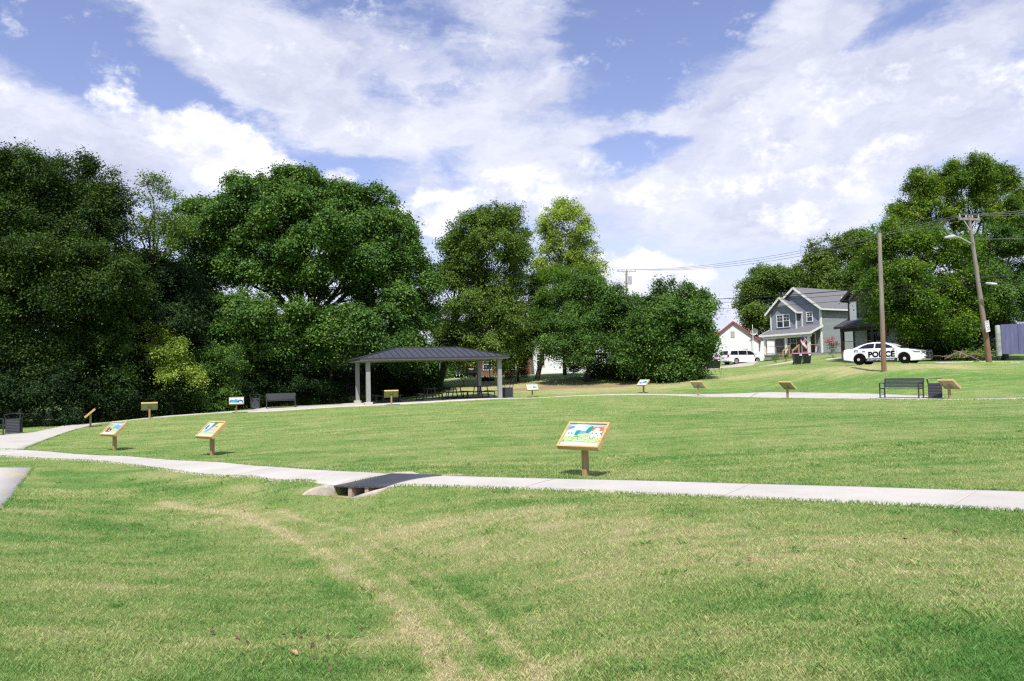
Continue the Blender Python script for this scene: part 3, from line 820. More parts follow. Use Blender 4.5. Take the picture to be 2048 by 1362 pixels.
        s('pale', rect(0, 0.13, 1, 1)); s('teal', [(0, 0.2), (0.0, 0.62), (0.14, 0.78), (0.28, 0.60), (0.45, 0.86), (0.6, 0.66), (0.8, 0.74), (1, 0.55), (1, 0.2)]); s('navy', [(0, 0.13), (0, 0.5), (0.2, 0.55), (0.4, 0.5), (0.6, 0.42), (0.8, 0.6), (1, 0.5), (1, 0.13)])
        s('lake', [(0.0, 0.15), (0.1, 0.42), (0.35, 0.4), (0.7, 0.2)]); s('cream', rect(0.72, 0.18, 0.9, 0.34)); s('teal', el(0.62, 0.55, 0.1, 0.06))
    elif kind == 'ship':
        s('white', rect(0, 0.0, 1, 1)); s('sky', el(0.24, 0.58, 0.2, 0.22)); s('lake', el(0.25, 0.55, 0.15, 0.12)); s('white', el(0.24, 0.64, 0.1, 0.06)); s('sky', rect(0.53, 0.2, 0.95, 0.88)); s('lake', [(0.56, 0.84), (0.66, 0.82), (0.95, 0.3), (0.95, 0.22), (0.56, 0.22)]); s('blue', rect(0.6, 0.24, 0.92, 0.36))
    else:
        s('white', rect(0, 0.0, 1, 1)); s('pale', rect(0, 0.5, 1, 1)); s('tree', [(0.38, 0.38), (0.5, 0.72), (0.7, 0.86), (0.9, 0.74), (0.94, 0.44)]); s('navy', rect(0.08, 0.34, 0.30, 0.42)); s('navy', rect(0.06, 0.46, 0.34, 0.6)); s('lake', [(0.16, 0.22), (0.22, 0.32), (0.55, 0.3), (0.7, 0.2)]); s('teal', el(0.7, 0.55, 0.14, 0.12))
    s('white', rect(0, 0, 1, 0.13)); 
    if kind != 'ship': s('lake', el(0.05, 0.06, 0.014, 0.02, 8)); s('lake', rect(0.93, 0.03, 0.96, 0.10))
    return A
def clip01(p): return [(min(1, max(0, x)), min(1, max(0, y))) for x, y in p]

TILT = R(42)     # slope of the board above the horizontal
BM = Matrix.Translation((0, 0.0, 0.665)) @ Matrix.Rotation(TILT, 4, 'X')
def story_sign(px, py, d, rz, label, kind):
    p = at(px, py, d)
    z = gz(p[0], p[1])
    t = thing('story_sign', label, 'sign', (p[0], p[1], z), R(rz), 'story signs round the lawn')
    m = MB(); m.box((0, 0.02, 0.24), (0.089, 0.089, 0.80)); m.build('post', post_m, t, 0.004)
    W2, H2, T, F = 0.80, 0.56, 0.092, 0.038
    m = MB()
    m.box((0, H2 / 2 - F / 2, 0), (W2, F, T), BM); m.box((0, -H2 / 2 + F / 2, 0), (W2, F, T), BM)
    m.box((-W2 / 2 + F / 2, 0, 0), (F, H2 - 2 * F, T - 0.004), BM); m.box((W2 / 2 - F / 2, 0, 0), (F, H2 - 2 * F, T - 0.004), BM)
    m.build('frame', wood_m, t, 0.004)
    m = MB(); m.box((0, 0, 0.0), (PW, PH, 0.03), BM); m.build('backing', back_m, t)
    m = MB(); m.box((0, 0, -0.030), (0.10, PH, 0.026), BM); m.build('batten', wood_m, t)
    m = MB(); rnd = random.Random(int(px))
    z0 = 0.019
    m.add([(-PW / 2, -PH / 2, z0), (PW / 2, -PH / 2, z0), (PW / 2, PH / 2, z0), (-PW / 2, PH / 2, z0)], [(0, 1, 2, 3)], INKS.index('white'), False, BM)
    for i, (c, poly) in enumerate(art(kind, rnd)):
        zz = z0 + 0.0012 + 0.00012 * i
        pl = clip01(poly)
        m.poly([((x - 0.5) * PW * 0.985, (y - 0.5) * PH * 0.985, zz) for x, y in pl], INKS.index(c), BM)
    m.build('picture_panel', [INK[k] for k in INKS], t, fix=False)
    return t
SIGNS = [(0, -38, 'pale wooden story sign with a village picture, standing beside the near path', 'village'),
         (1, -32, 'story sign with a red and dark round shape in its picture, near the path bend', 'hut'),
         (2, -38, 'story sign with dark green stripes in its picture, halfway to the path drain', 'fall'),
         (3, -62, 'story sign seen edge-on beside the path bend at the left', 'mountain'),
         (4, 206, 'story sign showing its pale back before the dark trees', 'village'),
         (5, 20, 'story sign with a navy and teal mountain picture, next to a litter bin', 'mountain'),
         (6, 191, 'story sign showing its back in front of the picnic shelter', 'hut'),
         (7, 12, 'white story sign with two blue pictures, right of the picnic shelter', 'ship'),
         (8, -50, 'white story sign with a green hill picture, by the shaded bank', 'hill'),
         (9, 130, 'tilted story sign seen from behind, below the trash carts under the round tree', 'hill'),
         (10, 115, 'tilted story sign seen from behind, on the lawn edge before the bench pavement', 'ship'),
         (11, 106, 'tilted story sign seen from behind, next to the slatted bin and bench', 'fall')]
for i, rz, lb, kd in SIGNS:
    story_sign(*SIGN_SPOTS[i], rz, lb, kd)

# ------------------------------------------------------------------ benches and bins
steel_m = simple('charcoal_powder_coat', (0.030, 0.034, 0.042), 0.45, 0.0, 0.15, 12.0)
def make_bench(label):
    t = thing('park_bench', label, 'bench', (0, 0, 0), 0, 'charcoal steel park benches')
    L = 1.75
    m = MB()
    for i in range(6): m.box((0, -0.21 + i * 0.082, 0.44), (L - 0.1, 0.066, 0.022))
    m.build('seat', steel_m, t, 0.003)
    m = MB()
    for i in range(6):
        z = 0.505 + i * 0.062; y = 0.262 + (z - 0.45) * 0.22
        m.box((0, y, z), (L - 0.1, 0.02, 0.050), rot=(-0.2, 0, 0))
    m.box((0, 0.262 + 0.40 * 0.22, 0.862), (L - 0.06, 0.03, 0.028), rot=(-0.2, 0, 0))
    m.build('backrest', steel_m, t, 0.003)
    for s in (-1, 1):
        x = s * (L / 2 - 0.04)
        m = MB(); m.bar((x, -0.25, 0.0), (x, -0.25, 0.65), 0.045); m.build('leg', steel_m, t)
        m = MB(); m.bar((x, 0.25, 0.0), (x, 0.25, 0.45), 0.045); m.bar((x, 0.25, 0.44), (x, 0.352, 0.87), 0.045); m.build('leg', steel_m, t)
        m = MB(); m.tube([(x, -0.28, 0.645), (x, -0.16, 0.672), (x, 0.05, 0.672), (x, 0.29, 0.64)], 0.022, 8); m.build('armrest', steel_m, t)
        for zz, ww in ((0.13, 0.03), (0.415, 0.035)):
            m = MB(); m.bar((x, -0.25, zz), (x, 0.25, zz), ww); m.build('side_rail', steel_m, t)
    return t
def put(t, px, py, d, rz, label=None, lift=0.014):
    p = at(px, py, d)
    t.location = (p[0], p[1], gz(p[0], p[1]) + lift)
    t.rotation_euler = (0, 0, R(rz))
    if label: t['label'] = label
    return t
bn = make_bench('charcoal slatted bench beside a square bin on the pale pad at the right')
put(bn, 1803, 793.6, 33.4, -50, lift=0.03)
put(copy_tree(bn), 562, 815.5, 45.4, 16, 'charcoal bench backed by dark woods, left of the picnic shelter', 0.02)
put(copy_tree(bn), -44, 872, 30.4, 62, 'charcoal bench cut by the left edge of the photo, before a square bin', 0.02)

def make_bin(label):
    t = thing('litter_bin', label, 'bin', (0, 0, 0), 0, 'square slatted litter bins')
    W = 0.54; h = 0.60
    m = MB(); m.box((0, 0, 0.32), (W - 0.07, W - 0.07, 0.54)); m.build('liner', simple_liner, t)
    m = MB()
    for k in range(9):
        z = 0.055 + k * 0.066
        for s in (-1, 1):
            m.box((0, s * (W / 2 - 0.012), z), (W - 0.05, 0.012, 0.045), rot=(s * 0.25, 0, 0)); m.box((s * (W / 2 - 0.012), 0, z), (0.012, W - 0.05, 0.045), rot=(0, -s * 0.25, 0))
    for s in (-1, 1): m.box((0, s * (W / 2 - 0.02), h + 0.02), (W - 0.05, 0.03, 0.05)); m.box((s * (W / 2 - 0.02), 0, h + 0.02), (0.03, W - 0.05, 0.05))
    m.build('slatted_side', steel_m, t)
    for sx in (-1, 1):
        for sy in (-1, 1):
            m = MB(); x, y = sx * (W / 2 - 0.015), sy * (W / 2 - 0.015)
            m.bar((x, y, 0), (x, y, h + 0.04), 0.02); m.bar((x, y, h + 0.03), (sx * (W / 2 + 0.03), y, 0.83), 0.03); m.build('corner_post', steel_m, t)
    m = MB()
    n = 10; vs = []; fs = []
    for i in range(n + 1):
        u = -1 + 2 * i / n
        x = u * (W / 2 + 0.05); z = 0.835 + 0.045 * (1 - u * u)
        for y, dz_ in ((-W / 2 - 0.02, 0), (W / 2 + 0.02, 0), (W / 2 + 0.02, -0.02), (-W / 2 - 0.02, -0.02)): vs.append((x, y, z + dz_))
    for i in range(n):
        for j in range(4): fs.append((i * 4 + j, i * 4 + (j + 1) % 4, (i + 1) * 4 + (j + 1) % 4, (i + 1) * 4 + j))
    fs += [(0, 1, 2, 3), (n * 4, n * 4 + 1, n * 4 + 2, n * 4 + 3)]
    m.add(vs, fs); m.build('lid', steel_m, t)
    return t
simple_liner = simple('black_liner', (0.012, 0.012, 0.014), 0.6)
lb = make_bin('charcoal square bin standing between the right-hand bench and a tilted story sign')
put(lb, 1871, 795.2, 32.7, -32, lift=0.030)
put(copy_tree(lb), 511, 817.6, 45.6, 14, 'charcoal square bin left of the bench before dark woods', 0.02)
put(copy_tree(lb), 28, 867.2, 32.0, 21, 'charcoal square bin behind the bench at the left edge', 0.02)
q = pv(PL + 0.55, 0.1)
c4 = copy_tree(lb); c4.location = (q[0], q[1], gz(*q) + 0.05); c4.rotation_euler = (0, 0, PV_A + R(3)); c4['label'] = 'charcoal square bin half hidden by the right front column of the shelter'

# ------------------------------------------------------------------ picnic shelter
roof_m, nt, b = newmat('dark_standing_seam')
o_ = nt.obj()
c = nt.ramp(nt.noise(o_, 1.2, 3.0), [(0.3, (0.115, 0.120, 0.165)), (0.7, (0.145, 0.150, 0.200))])
nt.link(c, b.inputs['Base Color']); b.inputs['Metallic'].default_value = 0.5; b.inputs['Roughness'].default_value = 0.36
seam_m = simple('dark_seam', (0.035, 0.037, 0.045), 0.5)
fascia_m = simple('dark_fascia', (0.085, 0.09, 0.09), 0.5)
cream_m = simple('grey_beige_paint', (0.265, 0.27, 0.255), 0.6, 0, 0.06, 3.0)
soffit_m = simple('soffit_boards', (0.30, 0.29, 0.26), 0.7)
pz = float(np.mean([gz(*pv(a, b_)) for a, b_ in ((0, 0), (PL, 0), (PL, PD), (0, PD))])) + 0.05
shel = thing('picnic_shelter', 'open picnic shelter with dark standing-seam hip roof on grey columns', 'shelter', (PV0[0], PV0[1], pz), PV_A)
COLH = 2.62
for (u, v) in ((0, 0), (PL, 0), (PL, PD), (0, PD)):
    q = pv(u, v); zb = gz(*q) + 0.03 - pz
    m = MB(); m.box((u, v, (zb + COLH) / 2), (0.25, 0.25, COLH - zb)); cobj = m.build('column', cream_m, shel, 0.012)
    if u == 0:
        m = MB(); m.box((u, v, zb + 0.07), (0.46, 0.46, 0.16)); m.build('column_base', conc_m, cobj, 0.015)
OV = 0.52; E0, E1 = COLH + 0.02, COLH + 0.70
x0, x1, y0, y1 = -OV, PL + OV, -OV, PD + OV
rin = (y1 - y0) / 2 * 0.98; ym = (y0 + y1) / 2
rl, rr_ = Vector((x0 + rin, ym, E1)), Vector((x1 - rin, ym, E1))
cr = [Vector((x0, y0, E0)), Vector((x1, y0, E0)), Vector((x1, y1, E0)), Vector((x0, y1, E0))]
m = MB()
m.add([*cr, rl, rr_], [(0, 1, 5, 4), (1, 2, 5), (2, 3, 4, 5), (3, 0, 4)], 0)
dn = Vector((0, 0, -0.14))
for i in range(4): m.add([cr[i], cr[(i + 1) % 4], cr[(i + 1) % 4] + dn, cr[i] + dn], [(0, 1, 2, 3)], 2)
m.add([p + dn for p in cr], [(0, 1, 2, 3)], 1)
roof = m.build('roof', [roof_m, soffit_m, fascia_m], shel)
m = MB()
def seams(a, b_, ra, rb, n):
    """standing seams running square to the eave a-b up to the ridge/hip line"""
    e = (b_ - a); L = e.length; e.normalize()
    up = ((ra + rb) / 2 - (a + b_) / 2); up = up - e * up.dot(e); hgt = up.length; up.normalize()
    nrm = e.cross(up)
    if nrm.z < 0: nrm = -nrm
    da, db = (ra - a).dot(e), (rb - a).dot(e)
    for i in range(1, n):
        s = L * i / n
        k = min(1.0, s / max(da, 1e-3), (L - s) / max(L - db, 1e-3))
        p = a + e * s; q = p + up * hgt * k
        m.bar(p + nrm * 0.018, q + nrm * 0.018, 0.03, 0.045)
seams(cr[0], cr[1], rl, rr_, 23); seams(cr[2], cr[3], rr_, rl, 23)
seams(cr[1], cr[2], rr_, rr_, 13); seams(cr[3], cr[0], rl, rl, 13)
for a, b_ in ((cr[0], rl), (cr[3], rl), (cr[1], rr_), (cr[2], rr_), (rl, rr_)): m.bar(a + Vector((0, 0, 0.02)), b_ + Vector((0, 0, 0.02)), 0.10, 0.05)
for i in range(4): m.bar(cr[i] - Vector((0, 0, 0.02)), cr[(i + 1) % 4] - Vector((0, 0, 0.02)), 0.03, 0.07)
m.build('roof_seam', seam_m, roof)
m = MB()
for (a, b_) in (((0, 0), (PL, 0)), ((PL, 0), (PL, PD)), ((PL, PD), (0, PD)), ((0, PD), (0, 0))):
    m.bar((a[0], a[1], COLH - 0.135), (b_[0], b_[1], COLH - 0.135), 0.16, 0.02)
m.build('beam', cream_m, shel)

black_m = simple('black_coated_steel', (0.016, 0.016, 0.018), 0.5)
def make_table(label):
    t = thing('picnic_table', label, 'picnic table', (0, 0, 0), 0, 'black picnic tables under the shelter')
    m = MB(); m.box((0, 0, 0.745), (1.83, 0.74, 0.035)); m.build('table_top', black_m, t, 0.01)
    for s in (-1, 1):
        m = MB(); m.box((0, s * 0.70, 0.44), (1.83, 0.27, 0.035)); m.build('bench_seat', black_m, t, 0.01)
    for s in (-1, 1):
        x = s * 0.62
        m = MB()
        for sy in (-1, 1):
            m.tube([(x, sy * 0.20, 0.73), (x, sy * 0.34, 0.03)], 0.034, 8); m.tube([(x, sy * 0.70, 0.43), (x, sy * 0.74, 0.02)], 0.032, 8)
        m.tube([(x, -0.76, 0.05), (x, 0.76, 0.05)], 0.03, 8); m.tube([(x, -0.72, 0.405), (x, 0.72, 0.405)], 0.03, 8)
        m.build('frame', black_m, t)
    return t
tb = make_table('black picnic table farthest left under the shelter, behind a story sign')
spots = [(1.5, 1.9, 84, None), (4.05, 1.5, 86, 'black picnic table in the middle under the shelter, right of the story sign'),
         (6.0, 2.6, 88, 'black picnic table third from the left under the shelter'), (7.45, 1.6, 92, 'black picnic table farthest right under the shelter, by the right columns')]
for i, (u, v, a, lbl) in enumerate(spots):
    o = tb if i == 0 else copy_tree(tb)
    q = pv(u, v); o.location = (q[0], q[1], gz(*q) + 0.035); o.rotation_euler = (0, 0, PV_A + R(a))
    if lbl: o['label'] = lbl
# ------------------------------------------------------------------ foliage
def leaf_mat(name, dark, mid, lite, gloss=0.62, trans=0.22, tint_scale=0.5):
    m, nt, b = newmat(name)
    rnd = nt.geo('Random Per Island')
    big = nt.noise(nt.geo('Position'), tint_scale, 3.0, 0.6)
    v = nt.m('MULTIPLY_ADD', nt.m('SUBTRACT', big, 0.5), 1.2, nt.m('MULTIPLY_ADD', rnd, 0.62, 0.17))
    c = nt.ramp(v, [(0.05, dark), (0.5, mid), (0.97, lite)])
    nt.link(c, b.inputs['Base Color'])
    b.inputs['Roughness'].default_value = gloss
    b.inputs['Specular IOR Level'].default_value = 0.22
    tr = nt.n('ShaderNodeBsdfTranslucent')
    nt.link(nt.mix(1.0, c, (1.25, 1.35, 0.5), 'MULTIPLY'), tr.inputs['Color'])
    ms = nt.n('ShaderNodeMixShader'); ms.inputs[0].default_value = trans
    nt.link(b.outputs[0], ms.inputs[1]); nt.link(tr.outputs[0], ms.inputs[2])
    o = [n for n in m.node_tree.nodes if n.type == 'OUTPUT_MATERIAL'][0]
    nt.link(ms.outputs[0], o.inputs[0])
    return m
L_ELM = leaf_mat('leaf_elm', (0.0177, 0.0405, 0.0080), (0.0328, 0.0715, 0.0130), (0.1114, 0.1881, 0.0279))
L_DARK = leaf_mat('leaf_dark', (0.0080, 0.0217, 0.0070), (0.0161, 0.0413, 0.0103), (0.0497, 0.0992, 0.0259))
L_OLIVE = leaf_mat('leaf_olive', (0.0515, 0.0925, 0.0150), (0.0982, 0.1741, 0.0261), (0.2255, 0.3144, 0.0593))
L_MAPLE = leaf_mat('leaf_maple', (0.0357, 0.0876, 0.0189), (0.0717, 0.1611, 0.0284), (0.2151, 0.3284, 0.0648))
L_MID = leaf_mat('leaf_mid', (0.0344, 0.0811, 0.0149), (0.0720, 0.1511, 0.0267), (0.1562, 0.2709, 0.0538))
L_YGREEN = leaf_mat('leaf_yellow_green', (0.1089, 0.1781, 0.0261), (0.2646, 0.3564, 0.0651), (0.5293, 0.6378, 0.1487), trans=0.4)
L_YMIX = leaf_mat('leaf_yellowing', (0.0500, 0.1194, 0.0165), (0.1062, 0.2021, 0.0264), (0.1874, 0.3032, 0.0495), trans=0.35)
L_SUN = leaf_mat('leaf_bright', (0.0288, 0.0777, 0.0083), (0.0673, 0.1508, 0.0167), (0.3272, 0.4436, 0.0460), trans=0.38)
L_TALL = leaf_mat('leaf_tall', (0.0353, 0.0914, 0.0111), (0.0730, 0.1545, 0.0194), (0.4037, 0.4787, 0.0488), trans=0.33, tint_scale=0.35)
L_CEDAR = leaf_mat('needle_cedar', (0.012, 0.034, 0.010), (0.024, 0.062, 0.016), (0.048, 0.100, 0.024), 0.6)
bark_m, nt, b = newmat('bark')
o_ = nt.obj()
g_ = nt.noise(nt.vm('MULTIPLY', o_, (9.0, 9.0, 1.6)), 1.0, 6.0, 0.7)
nt.link(nt.ramp(g_, [(0.3, (0.016, 0.013, 0.010)), (0.6, (0.045, 0.037, 0.029)), (0.8, (0.09, 0.078, 0.062))]), b.inputs['Base Color'])
b.inputs['Roughness'].default_value = 0.95; bump(nt, b, g_, 0.7, 0.03)

STY = dict(   # spacing of clumps, leaves per clump, leaf length, leaf width, clump radius, share inside, upward bias
    fine=(0.60, 74, 0.135, 0.070, 0.34, 0.30, 0.9), broad=(0.62, 72, 0.175, 0.110, 0.33, 0.28, 0.8), mid=(0.64, 66, 0.155, 0.095, 0.36, 0.30, 0.8),
    loose=(0.76, 62, 0.165, 0.095, 0.36, 0.40, 0.6), far=(0.90, 50, 0.25, 0.155, 0.48, 0.25, 0.8), mass=(1.05, 34, 0.34, 0.21, 0.55, 0.35, 0.7), needle=(0.34, 46, 0.13, 0.035, 0.20, 0.3, 0.5), shrub=(0.42, 46, 0.115, 0.07, 0.24, 0.3, 0.8))

def leaf_cloud(lobes, rng, style, dens=1.0, cover=0.54):
    """leaves grouped in sprays, sprays grouped in boughs, boughs spread over each lobe of the crown"""
    sp, per, ll, lw, cr_, inner, upb = STY[style]
    P = []; O = []
    for (c, rx, ry, rz) in lobes:
        rm = (rx * ry * rz) ** (1 / 3.0)
        rs = max(cr_ * 1.6, min(1.55, 0.40 * rm))
        if rm < cr_ * 2.2:
            SC = np.zeros((1, 3)); SV = np.array([[0, 0, 1.0]]); RS = np.array([rm])
        else:
            area = 4 * PI * (((rx * ry) ** 1.6 + (rx * rz) ** 1.6 + (ry * rz) ** 1.6) / 3) ** (1 / 1.6)
            n = max(4, int(area * cover / (PI * rs * rs) * (1 + inner)))
            v = rng.normal(size=(n, 3)); v /= np.linalg.norm(v, axis=1)[:, None]
            keep = (v[:, 2] > -0.5) | (rng.random(n) < 0.4)
            v = v[keep]; n = len(v)
            r = np.where(rng.random(n) < inner / (1 + inner), rng.uniform(0.3, 0.8, n), rng.normal(0.95, 0.10, n)) * 0.86
            SC = v * np.array([rx, ry, rz])[None] * r[:, None]; SV = v
            RS = rs * rng.uniform(0.55, 1.3, n)
        for q, v, r_ in zip(SC, SV, RS):
            m = max(3, int(2.6 * PI * r_ * r_ / sp ** 2 * 1.55 * dens))
            w = rng.normal(size=(m, 3)) + v * 0.75 + np.array([0, 0, 0.45]); w /= np.linalg.norm(w, axis=1)[:, None]
            rr2 = r_ * np.where(rng.random(m) < 0.10, rng.uniform(1.05, 1.4, m), rng.uniform(0.68, 1.03, m))
            P.append(c[None] + q[None] + w * rr2[:, None] * np.array([1, 1, 0.70])); O.append(w * 0.7 + v * 0.3)
    P = np.vstack(P); O = np.vstack(O)
    n = len(P)
    cnt = np.clip(rng.normal(per, per * 0.35, n), per * 0.3, per * 1.8).astype(int)
    idx = np.repeat(np.arange(n), cnt)
    csz = rng.uniform(0.65, 1.35, n)[idx]
    k = len(idx)
    off = rng.normal(size=(k, 3)) * (cr_ * 0.82 * csz)[:, None] * np.array([1, 1, 0.5])
    off[:, 2] -= 0.35 * (off[:, 0] ** 2 + off[:, 1] ** 2) / max(cr_, 0.1)
    # a spray also reaches outward along its twig
    off += O[idx] * (rng.normal(0, 0.5, k) * cr_)[:, None]
    c = P[idx] + off
    nrm = O[idx] * 0.55 + np.array([0, 0, upb]) + rng.normal(size=(k, 3)) * 0.6
    nrm /= np.linalg.norm(nrm, axis=1)[:, None]
    ax = rng.normal(size=(k, 3)) + O[idx] * 0.6 + np.array([0, 0, -0.35])
    ax -= nrm * (ax * nrm).sum(1)[:, None]
    ax /= np.linalg.norm(ax, axis=1)[:, None] + 1e-9
    sd_ = np.cross(nrm, ax)
    s = rng.uniform(0.65, 1.3, k)
    hl = (ll * 0.5 * s)[:, None]; hw = (lw * 0.5 * s)[:, None]
    V = np.stack([c - ax * hl, c + sd_ * hw - ax * hl * 0.1, c + ax * hl - nrm * hl * 0.25, c - sd_ * hw - ax * hl * 0.1], 1).reshape(-1, 3)
    F = np.arange(k * 4, dtype=np.int32).reshape(-1, 4)
    return V, F, P

def limbs(base, top_pts, twigs, r0, rng, fork=0.45):
    """trunk with limbs running to each lobe, and twigs"""
    m = MB()
    b_ = Vector(base)
    cx = Vector(np.mean([t for t in top_pts], axis=0))
    hi = max(t[2] for t in top_pts)
    split = Vector((b_.x * 0.6 + cx.x * 0.4, b_.y * 0.6 + cx.y * 0.4, b_.z + (hi - b_.z) * fork))
    mid = b_.lerp(split, 0.5) + Vector((rng.normal(0, 0.12), rng.normal(0, 0.12), 0))
    m.tube([b_ - Vector((0, 0, 0.3)), b_ + Vector((0, 0, 0.25)), mid, split], [r0 * 1.45, r0 * 1.08, r0 * 0.9, r0 * 0.72], 9)
    for t in top_pts:
        t = Vector(t)
        f = 0.55 + 0.45 * rng.random()
        st = mid.lerp(split, f) if t.z > split.z else b_.lerp(split, 0.65 + 0.3 * rng.random())
        rr0 = r0 * (0.32 + 0.2 * rng.random())
        c1 = st.lerp(t, 0.4) + Vector((rng.normal(0, .3), rng.normal(0, .3), 0.12 * (t - st).length))
        c2 = st.lerp(t, 0.75) + Vector((rng.normal(0, .25), rng.normal(0, .25), 0.08 * (t - st).length))
        m.tube([st, c1, c2, t], [rr0, rr0 * 0.7, rr0 * 0.42, rr0 * 0.22], 6, caps=False)
    for (a, b2) in twigs:
        a = Vector(a); b2 = Vector(b2)
        m.tube([a, a.lerp(b2, 0.5) + Vector((0, 0, 0.12)), b2], [r0 * 0.085 + 0.012, r0 * 0.05 + 0.008, 0.008], 4, caps=False)
    return m

def tree(name, label, base, lobes, mat, style, r0=0.2, seed=1, cat='tree', group=None, dens=1.0, depth=0.85, fork=0.45, woody=True, ntw=5, cover=0.54):
    """base: (px, py, d) on the lawn; lobes: (px, py, rx_px, ry_px, extra distance)"""
    rng = np.random.default_rng(seed)
    px, py, d = base
    p = at(px, py, d)
    bz = gz(p[0], p[1])
    bp = np.array([p[0], p[1], bz])
    LB = []; LB_T = []
    for lo in lobes:
        x, y, rx, ry = lo[:4]; dd = lo[4] if len(lo) > 4 else 0.0
        dist = d + dd + rng.normal(0, 0.5)
        c = at(x, y, dist); k = dist / FPX
        LB.append((c - bp, rx * k, max(rx, ry) * k * depth, ry * k))
    t = thing(name, label, cat, tuple(bp), 0, group)
    V, F, P = leaf_cloud(LB + LB_T, rng, style, dens, cover)
    zmin = 0.05 - 0.0
    gl = ground(P[:, 0][:1] + bp[0], P[:, 1][:1] + bp[1])
    Vq = V.reshape(-1, 4, 3)
    ok = Vq[:, :, 2].min(1) > -0.25
    Vq = Vq[ok]; F = np.arange(len(Vq) * 4, dtype=np.int32).reshape(-1, 4)
    np_mesh('foliage' if cat == 'shrub' else 'crown', Vq.reshape(-1, 3), F, mat, t)
    if woody:
        tw = []
        for (c, rx, ry, rz) in LB:
            dd_ = np.linalg.norm((P - c) / np.array([rx, ry, rz]), axis=1)
            ii = np.where(dd_ < 1.15)[0]
            if len(ii):
                for j in rng.choice(ii, min(ntw, len(ii)), replace=False): tw.append((c, P[j]))
        limbs((0, 0, 0), [l[0] for l in LB], tw, r0, rng, fork).build('stem' if cat == 'shrub' else 'trunk', bark_m, t, fix=False)
    return t

# --- the dark wood on the left
T = tree
T('elm_tree', 'tall feathery dark green tree at the left edge, highest of the left wood', (30, 850, 40.5),
  [(20, 385, 105, 75, -1), (60, 335, 55, 32), (100, 430, 80, 70, -1), (0, 490, 110, 90, -2), (95, 530, 75, 80, -2), (10, 610, 110, 90, -1.5), (90, 640, 70, 70, -2), (-60, 420, 90, 110), (-80, 600, 100, 120), (20, 720, 100, 70, -1), (-60, 740, 100, 80)],
  L_ELM, 'fine', 0.34, 11)
T('elm_tree', 'tall feathery dark green tree with ragged tufts on top, second from the left edge', (175, 848, 41.5),
  [(165, 385, 70, 60), (160, 330, 32, 26), (210, 400, 42, 42), (130, 450, 75, 60, -1), (215, 470, 45, 60), (180, 540, 75, 75, -1.5), (160, 640, 85, 80, -1.5), (230, 580, 50, 70), (190, 720, 80, 60, -1), (110, 730, 70, 55, -1.5), (245, 670, 45, 60)],
  L_ELM, 'fine', 0.30, 12)
T('mimosa_tree', 'thin flat-topped olive tree with bare stem, left of the big round tree', (300, 842, 45),
  [(292, 368, 46, 13), (325, 388, 26, 10), (262, 392, 24, 13), (300, 402, 30, 9), (318, 440, 62, 20), (358, 462, 60, 16), (275, 455, 36, 26), (310, 495, 70, 26), (350, 400, 12, 30, 1)], L_OLIVE, 'fine', 0.14, 13, fork=0.62, dens=0.42, cover=0.42)
T('vine_tree', 'dark vine-hung tree filling the gap left of the big round tree', (320, 838, 46.5),
  [(300, 560, 70, 70), (345, 590, 60, 70), (285, 650, 65, 70, -1), (350, 670, 55, 60, -1), (320, 740, 80, 55, -1), (390, 620, 45, 60), (255, 720, 50, 60)], L_DARK, 'mid', 0.2, 14)
T('maple_tree', 'biggest tree, with a wide round green crown, behind the left end of the picnic shelter', (610, 806, 54),
  [(450, 415, 80, 55), (400, 470, 50, 60), (520, 404, 85, 48), (590, 392, 80, 40, .5), (660, 408, 80, 48), (565, 556, 46, 26, -1), (725, 425, 70, 55), (775, 470, 55, 60), (815, 540, 50, 60), (480, 475, 80, 60, -1.5), (560, 455, 90, 60, -2),
   (650, 475, 85, 60, -2), (730, 510, 75, 65, -1.5), (420, 535, 60, 45), (505, 535, 60, 40, -2), (690, 570, 80, 55, -2), (770, 600, 70, 60, -1), (830, 640, 45, 50), (600, 540, 60, 30, 1), (640, 640, 70, 40, -3), (740, 660, 75, 45, -2.5), (810, 700, 45, 40, -1), (400, 600, 45, 40, .5)],
  L_MAPLE, 'broad', 0.42, 15, fork=0.40, cover=0.58)
T('maple_tree', 'smaller rounded green tree in front of the big round tree, left of the shelter', (500, 816, 49.5),
  [(475, 640, 60, 45, -1), (525, 650, 55, 40), (440, 680, 45, 40), (490, 700, 60, 45, -1), (545, 690, 45, 45), (505, 610, 45, 26), (470, 745, 40, 36)], L_MAPLE, 'broad', 0.15, 16)
T('maple_tree', 'low leafy branch tree hanging over the left end of the shelter roof', (660, 808, 52),
  [(640, 690, 45, 30, -1), (690, 680, 55, 35, -1.5), (745, 690, 45, 32, -1), (700, 640, 50, 30), (625, 650, 35, 30)], L_MAPLE, 'broad', 0.12, 17, fork=0.7)
T('yellow_shrub', 'yellow-green shrub glowing against the dark left wood', (345, 838, 42.5),
  [(305, 668, 34, 20), (330, 695, 40, 24), (346, 722, 38, 25), (364, 750, 32, 22), (300, 700, 22, 18)], L_YGREEN, 'shrub', 0.07, 18, cat='shrub', dens=0.55)
T('wood_edge_shrub', 'mid-green shrub right of the yellow shrub at the wood edge', (425, 829, 45),
  [(425, 720, 38, 36), (450, 765, 42, 36), (410, 775, 36, 34), (460, 715, 30, 30)], L_MID, 'shrub', 0.06, 19, cat='shrub', group='shrubs along the left wood edge', dens=0.8)
ug = 'shrubs along the left wood edge'
